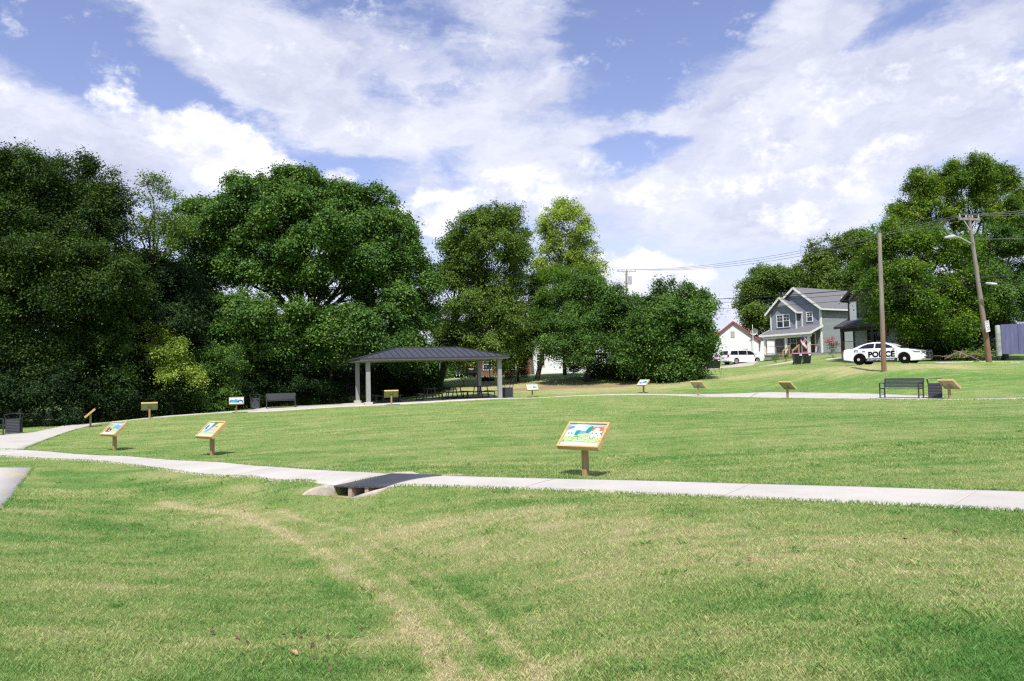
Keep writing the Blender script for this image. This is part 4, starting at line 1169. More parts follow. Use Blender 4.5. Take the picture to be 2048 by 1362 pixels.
for i, (lb_, bx, by, d, lo, mt) in enumerate([
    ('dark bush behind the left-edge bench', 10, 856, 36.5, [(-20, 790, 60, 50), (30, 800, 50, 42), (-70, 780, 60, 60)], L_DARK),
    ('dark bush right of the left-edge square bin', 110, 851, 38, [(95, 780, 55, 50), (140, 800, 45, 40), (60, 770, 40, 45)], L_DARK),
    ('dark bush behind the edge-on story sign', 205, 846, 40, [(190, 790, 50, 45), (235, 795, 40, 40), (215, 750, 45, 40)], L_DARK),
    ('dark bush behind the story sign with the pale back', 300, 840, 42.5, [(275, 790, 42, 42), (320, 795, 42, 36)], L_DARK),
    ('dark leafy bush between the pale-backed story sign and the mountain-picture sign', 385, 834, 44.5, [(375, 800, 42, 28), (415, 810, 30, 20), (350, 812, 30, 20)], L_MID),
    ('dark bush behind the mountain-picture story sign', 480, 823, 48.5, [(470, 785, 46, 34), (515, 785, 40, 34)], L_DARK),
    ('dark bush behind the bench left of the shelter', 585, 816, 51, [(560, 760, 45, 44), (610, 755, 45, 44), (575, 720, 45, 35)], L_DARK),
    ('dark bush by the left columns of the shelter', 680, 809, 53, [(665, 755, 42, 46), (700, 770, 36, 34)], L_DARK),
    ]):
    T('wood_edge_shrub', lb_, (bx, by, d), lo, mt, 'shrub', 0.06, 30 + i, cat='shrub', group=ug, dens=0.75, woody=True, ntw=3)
T('wood_edge_shrub', 'dark bush seen under the shelter roof, left part', (775, 801, 57), [(760, 755, 40, 42), (800, 745, 45, 45), (830, 770, 30, 28)], L_DARK, 'mid', 0.08, 41, cat='shrub', group=ug)
T('cedar_tree', 'bushy green cedar seen under the shelter roof beside the dark bush', (862, 790, 58), [(862, 765, 24, 24), (868, 740, 20, 20), (850, 780, 22, 14), (878, 780, 16, 12), (862, 715, 12, 18)], L_CEDAR, 'needle', 0.08, 42, fork=0.8)
T('sapling', 'small thin sapling with light leaves behind the shelter, by the chain-link fence', (928, 768, 62), [(925, 735, 12, 10), (932, 745, 9, 8)], L_SUN, 'shrub', 0.03, 43, dens=0.5, fork=0.7)
# deeper rows of the wood, seen only through gaps
bw = 'trees deep in the left wood'
for i, (lb_, bx, by, d, lo) in enumerate([
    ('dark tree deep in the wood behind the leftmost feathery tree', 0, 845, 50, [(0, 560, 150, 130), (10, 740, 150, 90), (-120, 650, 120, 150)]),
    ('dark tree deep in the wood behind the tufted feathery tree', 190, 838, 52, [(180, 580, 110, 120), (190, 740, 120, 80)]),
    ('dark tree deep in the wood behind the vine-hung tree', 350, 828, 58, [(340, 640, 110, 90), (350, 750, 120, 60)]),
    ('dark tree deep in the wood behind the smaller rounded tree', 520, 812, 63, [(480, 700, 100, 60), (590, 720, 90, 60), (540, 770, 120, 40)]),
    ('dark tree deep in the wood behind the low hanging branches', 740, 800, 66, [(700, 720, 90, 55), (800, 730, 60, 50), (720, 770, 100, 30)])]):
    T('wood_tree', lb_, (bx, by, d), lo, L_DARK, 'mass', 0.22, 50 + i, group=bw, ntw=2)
# --- right of the shelter
T('oak_tree', 'olive green tree with gaps in its crown, behind the right half of the shelter', (878, 764, 61),
  [(985, 438, 55, 26), (945, 470, 50, 38), (1020, 462, 40, 34), (905, 500, 32, 34), (985, 500, 55, 34, -1), (1040, 510, 24, 34), (940, 545, 55, 34), (1000, 565, 50, 34), (895, 570, 34, 38), (880, 640, 36, 40), (955, 620, 60, 38, -1.5), (1010, 630, 40, 44, -1), (920, 680, 55, 34, -1.5), (985, 690, 50, 32, -1.5), (1000, 722, 30, 20, -1), (945, 712, 40, 18, -1), (890, 700, 30, 30), (1030, 690, 26, 40)],
  L_OLIVE, 'loose', 0.28, 61, cover=0.75)
T('ash_tree', 'slender yellow-green tree, palest crown in the middle of the tree line', (1130, 757, 66),
  [(1120, 425, 38, 20), (1155, 445, 24, 24), (1095, 455, 26, 26), (1130, 475, 40, 24), (1165, 500, 24, 24), (1095, 510, 30, 24), (1140, 530, 40, 22), (1185, 535, 26, 20), (1080, 545, 26, 20)], L_YGREEN, 'loose', 0.17, 62, fork=0.6, dens=0.8, cover=0.62)
T('hackberry_tree', 'yellowing olive tree in front of the pale slender tree, with bare grey twigs', (1075, 762, 62),
  [(1065, 590, 46, 36), (1110, 560, 44, 28), (1165, 560, 36, 28), (1040, 630, 36, 36), (1085, 640, 44, 34), (1060, 685, 44, 26), (1110, 610, 40, 32), (1195, 575, 22, 22)], L_YMIX, 'fine', 0.20, 63, dens=0.9, cover=0.7)
T('hackberry_tree', 'dense mid-green tree on the bank, left neighbour of the round leafy tree', (1175, 759, 60),
  [(1160, 600, 50, 36), (1212, 606, 42, 30), (1232, 582, 18, 14), (1140, 650, 54, 38, -1), (1200, 650, 55, 40, -1), (1250, 630, 34, 40), (1130, 690, 46, 26, -1), (1190, 700, 50, 30, -1.5), (1235, 690, 36, 34), (1268, 606, 14, 16), (1255, 730, 36, 30)], L_MID, 'mid', 0.22, 64, cover=0.7)
T('bank_cedar', 'conical dark evergreen right of the shelter, on the bank top', (1036, 757, 62), [(1040, 700, 20, 28), (1036, 735, 26, 24), (1046, 670, 14, 22)], L_CEDAR, 'needle', 0.09, 65, fork=0.85)
T('mulberry_tree', 'round leafy dark green tree with broad leaves, left of the white minivan', (1345, 768, 57),
  [(1330, 605, 40, 30), (1385, 600, 36, 28), (1402, 615, 28, 32), (1300, 640, 34, 36), (1350, 640, 55, 40, -1), (1388, 660, 44, 42, -.5), (1310, 690, 50, 38, -1), (1365, 700, 55, 40, -1.5), (1388, 705, 32, 34), (1330, 735, 55, 26, -1), (1375, 745, 32, 22, -1), (1280, 712, 30, 34), (1375, 575, 12, 12), (1320, 570, 13, 14), (1345, 568, 10, 12)], L_MID, 'broad', 0.24, 66, cover=0.66)
hg = 'dark thicket shrubs on the bank'
for i, (lb_, bx, by, d, lo) in enumerate([('dark thicket shrub under the dense mid-green tree', 1195, 757, 62.5, [(1170, 735, 32, 18), (1215, 740, 36, 18)]), ('dark thicket shrub between the dense tree and the round leafy tree', 1262, 762, 60, [(1255, 750, 34, 15), (1290, 745, 30, 22)]),
        ('dark thicket shrub under the round leafy tree', 1345, 770, 57.5, [(1320, 755, 40, 18), (1375, 752, 34, 18)])]):
    T('thicket_shrub', lb_, (bx, by, d), lo, L_DARK, 'shrub', 0.05, 70 + i, cat='shrub', group=hg, woody=True, ntw=3, dens=0.8)
# --- right side
T('oak_tree', 'dull green tree behind the left gable of the grey house', (1550, 716, 104), [(1545, 552, 50, 24), (1505, 580, 32, 26), (1590, 560, 46, 28), (1545, 590, 55, 30), (1500, 620, 28, 26), (1560, 630, 60, 30), (1610, 590, 40, 36), (1520, 650, 36, 20)], L_OLIVE, 'far', 0.3, 81)
T('oak_tree', 'dull green tree rising above the grey house roof', (1680, 712, 98), [(1665, 498, 46, 24), (1715, 480, 34, 20), (1640, 525, 30, 26), (1690, 530, 55, 32), (1735, 510, 30, 40), (1650, 560, 45, 22), (1710, 565, 45, 28)], L_OLIVE, 'far', 0.3, 82)
T('bright_maple_tree', 'sunlit bright green tree overhanging the police car, behind the plain pole', (1800, 716, 60),
  [(1760, 478, 36, 28), (1800, 500, 50, 34), (1850, 490, 50, 30), (1745, 530, 32, 34), (1800, 555, 55, 40, -1.5), (1865, 545, 55, 40, -1), (1755, 590, 36, 38, -1.5), (1820, 608, 56, 30, -2), (1858, 650, 40, 24, -1), (1905, 645, 42, 28, -1), (1930, 610, 34, 30, -1), (1890, 592, 42, 32, -1), (1765, 632, 30, 24, -1.5), (1905, 500, 40, 36), (1780, 450, 20, 16), (1930, 560, 34, 40, -1)], L_SUN, 'mid', 0.26, 83, fork=0.35, cover=0.52)
T('sycamore_tree', 'tall tree with yellow-green top, highest crown at the right', (1935, 712, 68),
  [(1930, 335, 42, 22), (1975, 330, 32, 22), (1890, 360, 36, 26), (1995, 365, 32, 30), (1845, 365, 30, 28), (1940, 375, 50, 30), (1815, 405, 36, 30), (1870, 410, 46, 30, -1), (1985, 410, 44, 30), (2025, 400, 30, 36), (1930, 430, 46, 26, -1), (1830, 445, 44, 24, -1), (2020, 445, 40, 30), (1795, 430, 16, 18), (2050, 430, 30, 50)], L_TALL, 'mid', 0.32, 84, fork=0.45, cover=0.55)
T('shade_tree', 'dark dense tree filling the right edge behind the leaning pole', (2010, 712, 62),
  [(1975, 490, 44, 34), (2025, 500, 46, 40), (1960, 545, 36, 36), (2010, 570, 50, 40, -1), (2060, 560, 50, 50), (1975, 610, 40, 30, -1.5), (2040, 620, 44, 22, -1), (2090, 480, 60, 70), (1950, 590, 26, 30)], L_MID, 'mid', 0.26, 85, dens=1.1)
T('shade_tree', 'dark tree crowding the shaded house between the two poles', (1900, 712, 70), [(1880, 600, 60, 36), (1940, 620, 60, 40), (1850, 640, 45, 34), (1900, 660, 40, 24), (1980, 650, 45, 24), (1905, 640, 46, 34, -3), (1950, 642, 44, 34, -3), (1930, 665, 40, 22, -4)], L_DARK, 'mid', 0.22, 86, fork=0.35, cover=0.9, dens=1.2)
T('crepe_myrtle', 'small pink-flowered shrub by the side wall of the grey house', (1666, 715, 71.5), [(1664, 692, 7, 8), (1668, 703, 6, 6), (1659, 684, 4, 4), (1671, 688, 4, 5)], L_MID, 'shrub', 0.03, 87, cat='shrub', dens=0.7)
pg = 'low bushes before the grey house porch'
for i, (lb_, bx, lo) in enumerate([('low green bush at the left end of the grey house porch', 1552, [(1550, 717, 9, 6)]), ('low green bush beside the porch steps of the grey house', 1572, [(1571, 714, 8, 7)])]):
    T('porch_bush', lb_, (bx, 722, 76), lo, L_MID, 'shrub', 0.03, 90 + i, cat='shrub', group=pg, dens=0.8)

rng = np.random.default_rng(21)
LB = []
edge = [(-40, 856, 36.0), (60, 853, 37.6), (150, 849, 39.0), (240, 844, 41.0), (330, 838, 43.2), (420, 830, 46.0), (500, 822, 49.0), (590, 815, 51.2), (700, 807, 54.5), (850, 796, 57.5)]
for i in range(120):
    u = rng.random() * (len(edge) - 1); k = int(u); f = u - k
    e = np.array(edge[k]) * (1 - f) + np.array(edge[k + 1]) * f
    q = at(e[0] + rng.normal(0, 5), e[1], e[2] + abs(rng.normal(0, 0.5)))
    r_ = rng.uniform(0.16, 0.42)
    LB.append((np.array([q[0], q[1], gz(q[0], q[1]) + r_ * 0.5]), r_ * 1.3, r_, r_))
V, F, P = leaf_cloud(LB, rng, 'shrub', 0.5)
tag(np_mesh('undergrowth', V, F, L_MID), kind='stuff')
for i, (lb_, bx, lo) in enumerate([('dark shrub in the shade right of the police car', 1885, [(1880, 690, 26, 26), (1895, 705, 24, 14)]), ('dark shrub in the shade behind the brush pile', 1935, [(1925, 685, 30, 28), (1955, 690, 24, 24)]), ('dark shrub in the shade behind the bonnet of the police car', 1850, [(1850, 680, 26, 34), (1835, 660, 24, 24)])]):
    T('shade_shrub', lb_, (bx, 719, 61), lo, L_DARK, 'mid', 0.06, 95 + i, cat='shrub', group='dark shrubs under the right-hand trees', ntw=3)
# far woods closing the view behind the houses
rng = np.random.default_rng(5)
LB = []
for i in range(46):
    a = R(-48 + 96 * i / 45.0)
    dist = rng.uniform(165, 210)
    x, y = math.sin(a) * dist / math.cos(a) * 0.75, math.cos(a) * dist
    LB.append((np.array([x, y, gz(x, y) + rng.uniform(2.5, 5.0)]), rng.uniform(6, 9), 5.0, rng.uniform(4, 6.5)))
STY['woods'] = (2.2, 26, 0.8, 0.5, 1.0, 0.2, 0.8)
V, F, P = leaf_cloud(LB, rng, 'woods')
tag(np_mesh('distant_woods', V, F, L_MID), kind='stuff')

# ------------------------------------------------------------------ mown grass blades
blade_m, nt, b = newmat('grass_blade')
pos, p2, dv = grass_nodes(nt, True)
rnd = nt.geo('Random Per Island')
dv = nt.m('MULTIPLY_ADD', nt.m('SUBTRACT', rnd, 0.5), 0.62, dv)
c = nt.ramp(dv, [(0.0, (0.130, 0.295, 0.070)), (0.28, (0.285, 0.415, 0.130)), (0.58, (0.46, 0.50, 0.205)), (0.98, (0.66, 0.60, 0.36))])
nt.link(c, b.inputs['Base Color']); b.inputs['Roughness'].default_value = 0.5; b.inputs['Specular IOR Level'].default_value = 0.25
tr = nt.n('ShaderNodeBsdfTranslucent'); nt.link(nt.mix(1.0, c, (1.1, 1.2, 0.7), 'MULTIPLY'), tr.inputs['Color'])
ms = nt.n('ShaderNodeMixShader'); ms.inputs[0].default_value = 0.32
nt.link(b.outputs[0], ms.inputs[1]); nt.link(tr.outputs[0], ms.inputs[2])
nt.link(ms.outputs[0], [n for n in blade_m.node_tree.nodes if n.type == 'OUTPUT_MATERIAL'][0].inputs[0])

def inside(poly, x, y):
    r = np.zeros(len(x), bool)
    bx0, by0 = poly.min(0); bx1, by1 = poly.max(0)
    m_ = np.where((x > bx0) & (x < bx1) & (y > by0) & (y < by1))[0]
    if not len(m_): return r
    xs, ys = x[m_], y[m_]; c_ = np.zeros(len(m_), bool)
    j = len(poly) - 1
    for i in range(len(poly)):
        xi, yi = poly[i]; xj, yj = poly[j]
        if yi != yj:
            cr2 = ((yi > ys) != (yj > ys)) & (xs < (xj - xi) * (ys - yi) / (yj - yi) + xi)
            c_ ^= cr2
        j = i
    r[m_] = c_
    return r
rng = np.random.default_rng(3)
N = 900000
# denser near the camera: sample distance so that the picture density stays even
u = rng.random(N)
d0, d1 = 2.6, 62.0
dist = np.where(rng.random(N) < 0.78, d0 * (15.0 / d0) ** u ** 0.92, 12.0 * (d1 / 12.0) ** u)
ang = R(1) * rng.uniform(-41, 41, N)
bx = dist * np.tan(ang); by = dist.copy()
keep = np.ones(N, bool)
for pp in PATH_POLYS: keep &= ~inside(pp[:, :2], bx, by)
s_, t_ = drain_uv(bx, by)
keep &= ~((np.abs(s_) < DR_W / 2 + 0.05) & (t_ > -0.3) & (t_ < DR_LEN + 0.36))
keep &= ~((s_ > -DR_W / 2 - 0.66) & (s_ < DR_W / 2) & (t_ > -0.34) & (t_ < 0.05))
fdry, fsoil = far_dry(bx, by)
keep &= (fsoil < 0.45) | (rng.random(N) < 0.12)
keep &= ~((dist > 40) & (bx < -6) & (by > 47))
bx, by, dist, fdry = bx[keep], by[keep], dist[keep], fdry[keep]
# slightly clumped
cl_ = np.sin(bx * 11.3 + 2 * np.sin(by * 7.7)) * np.sin(by * 9.1 + 2 * np.sin(bx * 5.3))
n = len(bx)
bz = ground(bx, by) - 0.006
dryb = dryness(bx, by) + fdry
h = (0.024 + 0.014 * np.clip(dist / 25, 0, 1)) * rng.uniform(0.5, 1.35, n) * (1 + 0.28 * cl_) * (1 - 0.25 * np.clip(dryb, -0.3, 1))
wd = np.maximum(0.0034, dist * 0.00046) * rng.uniform(0.7, 1.3, n)
a = rng.uniform(0, 2 * PI, n)
lean = rng.uniform(0.25, 1.1, n) * h
la = rng.uniform(0, 2 * PI, n)
cx, sx = np.cos(a) * wd / 2, np.sin(a) * wd / 2
lx, ly = np.cos(la) * lean, np.sin(la) * lean
# scattered weed tufts the mower left
wc = rng.random(170)
wd0 = 3.2 * (16.0 / 3.2) ** wc; wa = R(1) * rng.uniform(-38, 38, 170)
wx, wy = np.repeat(wd0 * np.tan(wa), 34), np.repeat(wd0, 34)
rad = np.repeat(rng.uniform(0.03, 0.10, 170), 34)
wx = wx + rng.normal(size=len(wx)) * rad; wy = wy + rng.normal(size=len(wy)) * rad
kw = np.ones(len(wx), bool)
for pp in PATH_POLYS: kw &= ~inside(pp[:, :2], wx, wy)
s_, t_ = drain_uv(wx, wy)
kw &= ~((np.abs(s_) < DR_W / 2 + 0.7) & (t_ > -0.5) & (t_ < DR_LEN + 0.5))
wx, wy = wx[kw], wy[kw]; nw = len(wx)
bx = np.concatenate([bx, wx]); by = np.concatenate([by, wy]); bz = np.concatenate([bz, ground(wx, wy) - 0.004])
dryb = np.concatenate([dryb, dryness(wx, wy) - rng.uniform(0.15, 0.5, nw)])
hw_ = rng.uniform(0.025, 0.062, nw); h = np.concatenate([h, hw_]); wd = np.concatenate([wd, np.maximum(0.0055, wy * 0.0006)]); lean = np.concatenate([lean, hw_ * rng.uniform(0.5, 1.4, nw)])
# a longer fringe where the mower does not reach, along the path edges
ex, ey = [], []
for pp in PATH_POLYS:
    q = pp[:, :2]; e = np.roll(q, -1, 0) - q; L_ = np.linalg.norm(e, axis=1)
    for a_, e_, l_ in zip(q, e, L_):
        if l_ < 1e-6 or l_ > 6 or not (2 < a_[1] < 34) or abs(a_[0]) > a_[1] * 0.85 + 1: continue
        k = int(l_ * 3600 / max(a_[1], 5))
        if not k: continue
        u_ = rng.random(k); nn = np.array([-e_[1], e_[0]]) / l_
        o_ = -0.008 + rng.normal(0, 0.012, k)
        ex.append(a_[0] + e_[0] * u_ + nn[0] * o_); ey.append(a_[1] + e_[1] * u_ + nn[1] * o_)
ex = np.concatenate(ex); ey = np.concatenate(ey)
s_, t_ = drain_uv(ex, ey)
ke = ~((s_ > -DR_W / 2 - 0.66) & (s_ < DR_W / 2 + 0.1) & (t_ > -0.34) & (t_ < DR_LEN + 0.4))
patch = np.sin(ex * 3.1 + np.sin(ey * 2.3)) + np.sin(ex * 7.9 + ey * 5.1) > -9.0
ke &= patch
ex, ey = ex[ke], ey[ke]; ne = len(ex)
de = np.hypot(ex, ey)
bx = np.concatenate([bx, ex]); by = np.concatenate([by, ey]); n = len(bx)
bz = np.concatenate([bz, ground(ex, ey) + 0.0])
dryb = np.concatenate([dryb, dryness(ex, ey) - 0.1])
he = rng.uniform(0.018, 0.060, ne); h = np.concatenate([h, he]); wd = np.concatenate([wd, np.maximum(0.0042, de * 0.0005)])
a = rng.uniform(0, 2 * PI, n); lean = np.concatenate([lean, he * rng.uniform(0.3, 0.9, ne)]); la = rng.uniform(0, 2 * PI, n)
cx, sx = np.cos(a) * wd / 2, np.sin(a) * wd / 2
lx, ly = np.cos(la) * lean, np.sin(la) * lean
B = np.stack([bx, by, bz], 1)
V = np.stack([B + np.stack([-cx, -sx, np.zeros(n)], 1), B + np.stack([cx, sx, np.zeros(n)], 1),
              B + np.stack([cx * 0.8 + lx * 0.4, sx * 0.8 + ly * 0.4, h * 0.62], 1), B + np.stack([lx - cx * 0.15, ly - sx * 0.15, h], 1)], 1).reshape(-1, 3)
F = np.arange(n * 4, dtype=np.int32).reshape(-1, 4)
g = np_mesh('grass', V, F, blade_m, attrs={'dry': np.repeat(dryb, 4)})
tag(g, kind='stuff')

# fallen leaves lying on the near lawn
fl_m = [simple('fallen_leaf_rust', (0.17, 0.085, 0.045), 0.8, 0, 0.3, 20.0), simple('fallen_leaf_tan', (0.36, 0.22, 0.10), 0.8, 0, 0.3, 20.0), simple('fallen_leaf_brown', (0.085, 0.045, 0.025), 0.8, 0, 0.3, 20.0)]
protos = []
for mm in fl_m:
    m = MB()
    pts = [(-0.045, 0, 0.004), (-0.02, 0.022, 0.016), (0.012, 0.026, 0.022), (0.05, 0.002, 0.010), (0.012, -0.024, 0.018), (-0.02, -0.02, 0.006)]
    m.add(pts + [(0.0, 0.0, 0.004)], [(0, 1, 6), (1, 2, 6), (2, 3, 6), (3, 4, 6), (4, 5, 6), (5, 0, 6)])
    m.tube([(0.05, 0.002, 0.010), (0.085, 0.008, 0.004)], 0.0025, 4)
    protos.append(m)
rl_ = random.Random(4)
spots_l = [(475, 1280, 0, 1.3), (590, 1312, 1, 1.4), (525, 1330, 1, 1.0), (600, 1278, 0, 1), (625, 1295, 2, 1), (655, 1278, 2, 1.1), (495, 1291, 2, .9), (425, 1270, 2, 1), (567, 1276, 2, .8), (724, 1264, 2, .9), (885, 1325, 0, 1), (758, 1345, 0, 1), (1385, 1033, 0, 1), (1810, 1083, 0, 1), (1911, 1069, 2, 1.2), (1886, 1063, 2, .9),
           (1597, 1107, 2, .8), (1500, 1122, 0, .9), (488, 1024, 0, 1), (533, 1017, 0, 1), (190, 1063, 0, .9), (250, 1062, 0, .9), (40, 1030, 2, 1.1), (325, 1042, 2, .8), (791, 1102, 0, 1.1), (748, 1184, 0, .9), (1966, 1085, 2, .8), (987, 986, 0, .8), (630, 1320, 2, .9), (660, 1345, 0, .9)]
leaf_objs = [None, None, None]
for (px, py, k, s) in spots_l:
    p = hit(px, py)
    if leaf_objs[k] is None:
        o = protos[k].build('fallen_leaf', fl_m[k], fix=False); leaf_objs[k] = o
    else:
        o = leaf_objs[k].copy(); COL.objects.link(o)
    o.location = (p[0], p[1], p[2] + 0.02); o.rotation_euler = (rl_.uniform(-.3, .3), rl_.uniform(-.3, .3), rl_.uniform(0, 6.28)); s *= 0.45 + 0.35 * min(1, max(0, (p[1] - 4) / 5)); o.scale = (s, s, s)
    tag(o, ['curled rust-brown fallen leaf on the near lawn', 'curled tan fallen leaf on the near lawn', 'small dark brown fallen leaf on the near lawn'][k], 'leaf', ['rust fallen leaves on the lawn', 'tan fallen leaves on the lawn', 'dark fallen leaves on the lawn'][k])
# ------------------------------------------------------------------ hard ground by the houses
asph_m = simple('worn_asphalt', (0.085, 0.083, 0.080), 0.9, 0, 0.25, 2.0, bmp=0.2)
grav_m = simple('pale_driveway', (0.42, 0.39, 0.33), 0.95, 0, 0.15, 2.0, bmp=0.2)
def atl(*pp): return [at(*p) for p in pp]
strip('driveway', atl((1400, 743, 68), (1450, 737, 73), (1505, 731.5, 79)), atl((1432, 732.5, 82), (1475, 729.0, 87), (1525, 726.5, 92)), 0.030, mat=grav_m, smooth_it=False)
strip('pavement', atl((1518, 735.6, 66.5), (1560, 733.2, 69), (1600, 731.2, 73)), atl((1548, 730.4, 72), (1580, 729.0, 75), (1606, 728.0, 78)), 0.030, mat=grav_m, smooth_it=False)
strip('pavement', atl((1650, 728.0, 70), (1700, 726, 69)), atl((1655, 726.6, 72), (1700, 724.5, 71)), 0.030, mat=grav_m, smooth_it=False)
strip('road', atl((1692, 732.5, 48.8), (1720, 732, 48.8), (1780, 730.5, 48.4), (1870, 728, 48.4)), atl((1688, 731.5, 52.5), (1716, 731, 52.8), (1780, 729.5, 53), (1870, 727.5, 53)), 0.010, mat=asph_m, smooth_it=False)
strip('pavement', atl((1870, 726.2, 46.9), (1985, 724.6, 46.3), (2048, 723.9, 45.8), (2250, 721, 44)), atl((1872, 725.2, 48.0), (1990, 723.9, 47.5), (2050, 723.2, 47.0), (2255, 720.5, 45.2)), 0.030, mat=conc_m, smooth_it=False)
strip('road', atl((872, 759, 70.5), (920, 758.0, 70.5), (975, 757, 70.5)), atl((872, 757.4, 73), (920, 756.4, 73), (975, 755.4, 73)), 0.030, mat=grav_m, smooth_it=False)

# ------------------------------------------------------------------ houses
def siding(name, col, lap=0.125):
    m, nt, b = newmat(name)
    o_ = nt.obj()
    sp = nt.n('ShaderNodeSeparateXYZ'); nt.link(o_, sp.inputs[0])
    f = nt.m('FRACT', nt.m('DIVIDE', sp.outputs[2], lap))
    v = nt.noise(nt.vm('MULTIPLY', o_, (0.6, 0.6, 6.0)), 1.0, 3.0)
    c = nt.ramp(v, [(0.3, tuple(x * 0.93 for x in col)), (0.7, tuple(min(1, x * 1.06) for x in col))])
    nt.link(c, b.inputs['Base Color']); b.inputs['Roughness'].default_value = 0.65
    bump(nt, b, nt.ramp(f, [(0.0, 0.0), (0.10, 1.0), (1.0, 0.55)]), 1.0, 0.05)
    return m
shing_m, nt, b = newmat('grey_shingles')
o_ = nt.obj()
c = nt.ramp(nt.noise(o_, 9.0, 4.0, 0.7), [(0.3, (0.095, 0.098, 0.108)), (0.7, (0.19, 0.19, 0.20))])
nt.link(c, b.inputs['Base Color']); b.inputs['Roughness'].default_value = 0.9; bump(nt, b, nt.noise(o_, 14.0, 3.0), 0.4, 0.03)
dkroof_m = simple('dark_shingles', (0.05, 0.052, 0.062), 0.85, 0, 0.25, 8.0)
trim_m = simple('white_trim', (0.72, 0.72, 0.71), 0.5, 0, 0.05, 3.0)
dktrim_m = simple('dark_brown_trim', (0.022, 0.018, 0.018), 0.5)
glass_m, nt, b = newmat('window_glass')
b.inputs['Base Color'].default_value = (0.018, 0.035, 0.042, 1); b.inputs['Roughness'].default_value = 0.06; b.inputs['Specular IOR Level'].default_value = 0.6
found_m = simple('concrete_block', (0.26, 0.255, 0.245), 0.9, 0, 0.12, 4.0)
raw_m = simple('raw_lumber', (0.40, 0.25, 0.11), 0.8, 0, 0.2, 10.0)
red_m = simple('red_metal_roof', (0.28, 0.055, 0.05), 0.6, 0, 0.1, 3.0)
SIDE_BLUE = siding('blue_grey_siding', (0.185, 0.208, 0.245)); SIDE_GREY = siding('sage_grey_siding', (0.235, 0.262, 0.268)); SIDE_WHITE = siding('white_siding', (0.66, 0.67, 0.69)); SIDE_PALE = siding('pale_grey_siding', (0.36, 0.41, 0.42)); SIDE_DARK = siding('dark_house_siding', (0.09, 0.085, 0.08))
door_m = simple('dark_door', (0.05, 0.03, 0.028), 0.4)

def window(par, x0, x1, z0, z1, y, trim, mull=1, sash=True, name='window'):
    """framed window on a wall facing -y"""
    f = MB(); w_ = 0.075
    f.box(((x0 + x1) / 2, y - 0.03, z1 - w_ / 2), (x1 - x0, 0.09, w_)); f.box(((x0 + x1) / 2, y - 0.03, z0 + w_ / 2), (x1 - x0, 0.09, w_))
    for x in (x0 + w_ / 2, x1 - w_ / 2): f.box((x, y - 0.03, (z0 + z1) / 2), (w_, 0.09, z1 - z0 - 2 * w_))
    for i in range(1, mull): f.box((x0 + (x1 - x0) * i / mull, y - 0.03, (z0 + z1) / 2), (0.10, 0.085, z1 - z0 - 2 * w_))
    if sash:
        f.box(((x0 + x1) / 2, y - 0.022, (z0 + z1) / 2), (x1 - x0 - 2 * w_, 0.05, 0.05))
    fo = f.build(name, trim, par)
    g_ = MB(); g_.box(((x0 + x1) / 2, y - 0.004, (z0 + z1) / 2), (x1 - x0 - 0.1, 0.02, z1 - z0 - 0.1)); g_.build('pane', glass_m, fo)
    if sash:
        gr = MB()
        for i in range(mull):
            a, b_ = x0 + (x1 - x0) * i / mull, x0 + (x1 - x0) * (i + 1) / mull
            gr.box(((a + b_) / 2, y - 0.017, (z0 + 3 * z1) / 4), (0.03, 0.012, (z1 - z0) / 2 - 0.1)); gr.box(((a + b_) / 2, y - 0.0175, (z0 + 3 * z1) / 4), (b_ - a - 0.16, 0.010, 0.03))
        gr.build('glazing_bar', trim, fo)
    return fo
def gable_roof(par, x0, x1, xa, ze, za, y0, y1, mat, trim, name='roof', th=0.13):
    """two slopes meeting on a ridge along y, over eaves at x0 and x1"""
    m = MB()
    for (xe) in (x0, x1):
        m.add([(xe, y0, ze), (xe, y1, ze), (xa, y1, za), (xa, y0, za), (xe, y0, ze + th), (xe, y1, ze + th), (xa, y1, za + th), (xa, y0, za + th)],
              [(4, 5, 6, 7), (0, 3, 2, 1), (0, 1, 5, 4), (0, 4, 7, 3), (1, 2, 6, 5)])
    r = m.build(name, mat, par, fix=False)
    m = MB()
    for xe in (x0, x1):
        m.bar((xe, y0 - 0.015, ze + th / 2 - 0.02), (xa, y0 - 0.015, za + th / 2 - 0.02), 0.035, 0.22)
        m.bar((xe, y0, ze + th / 2 - 0.03), (xe, y1, ze + th / 2 - 0.03), 0.06, 0.17)
    m.build('fascia', trim, r)
    return r

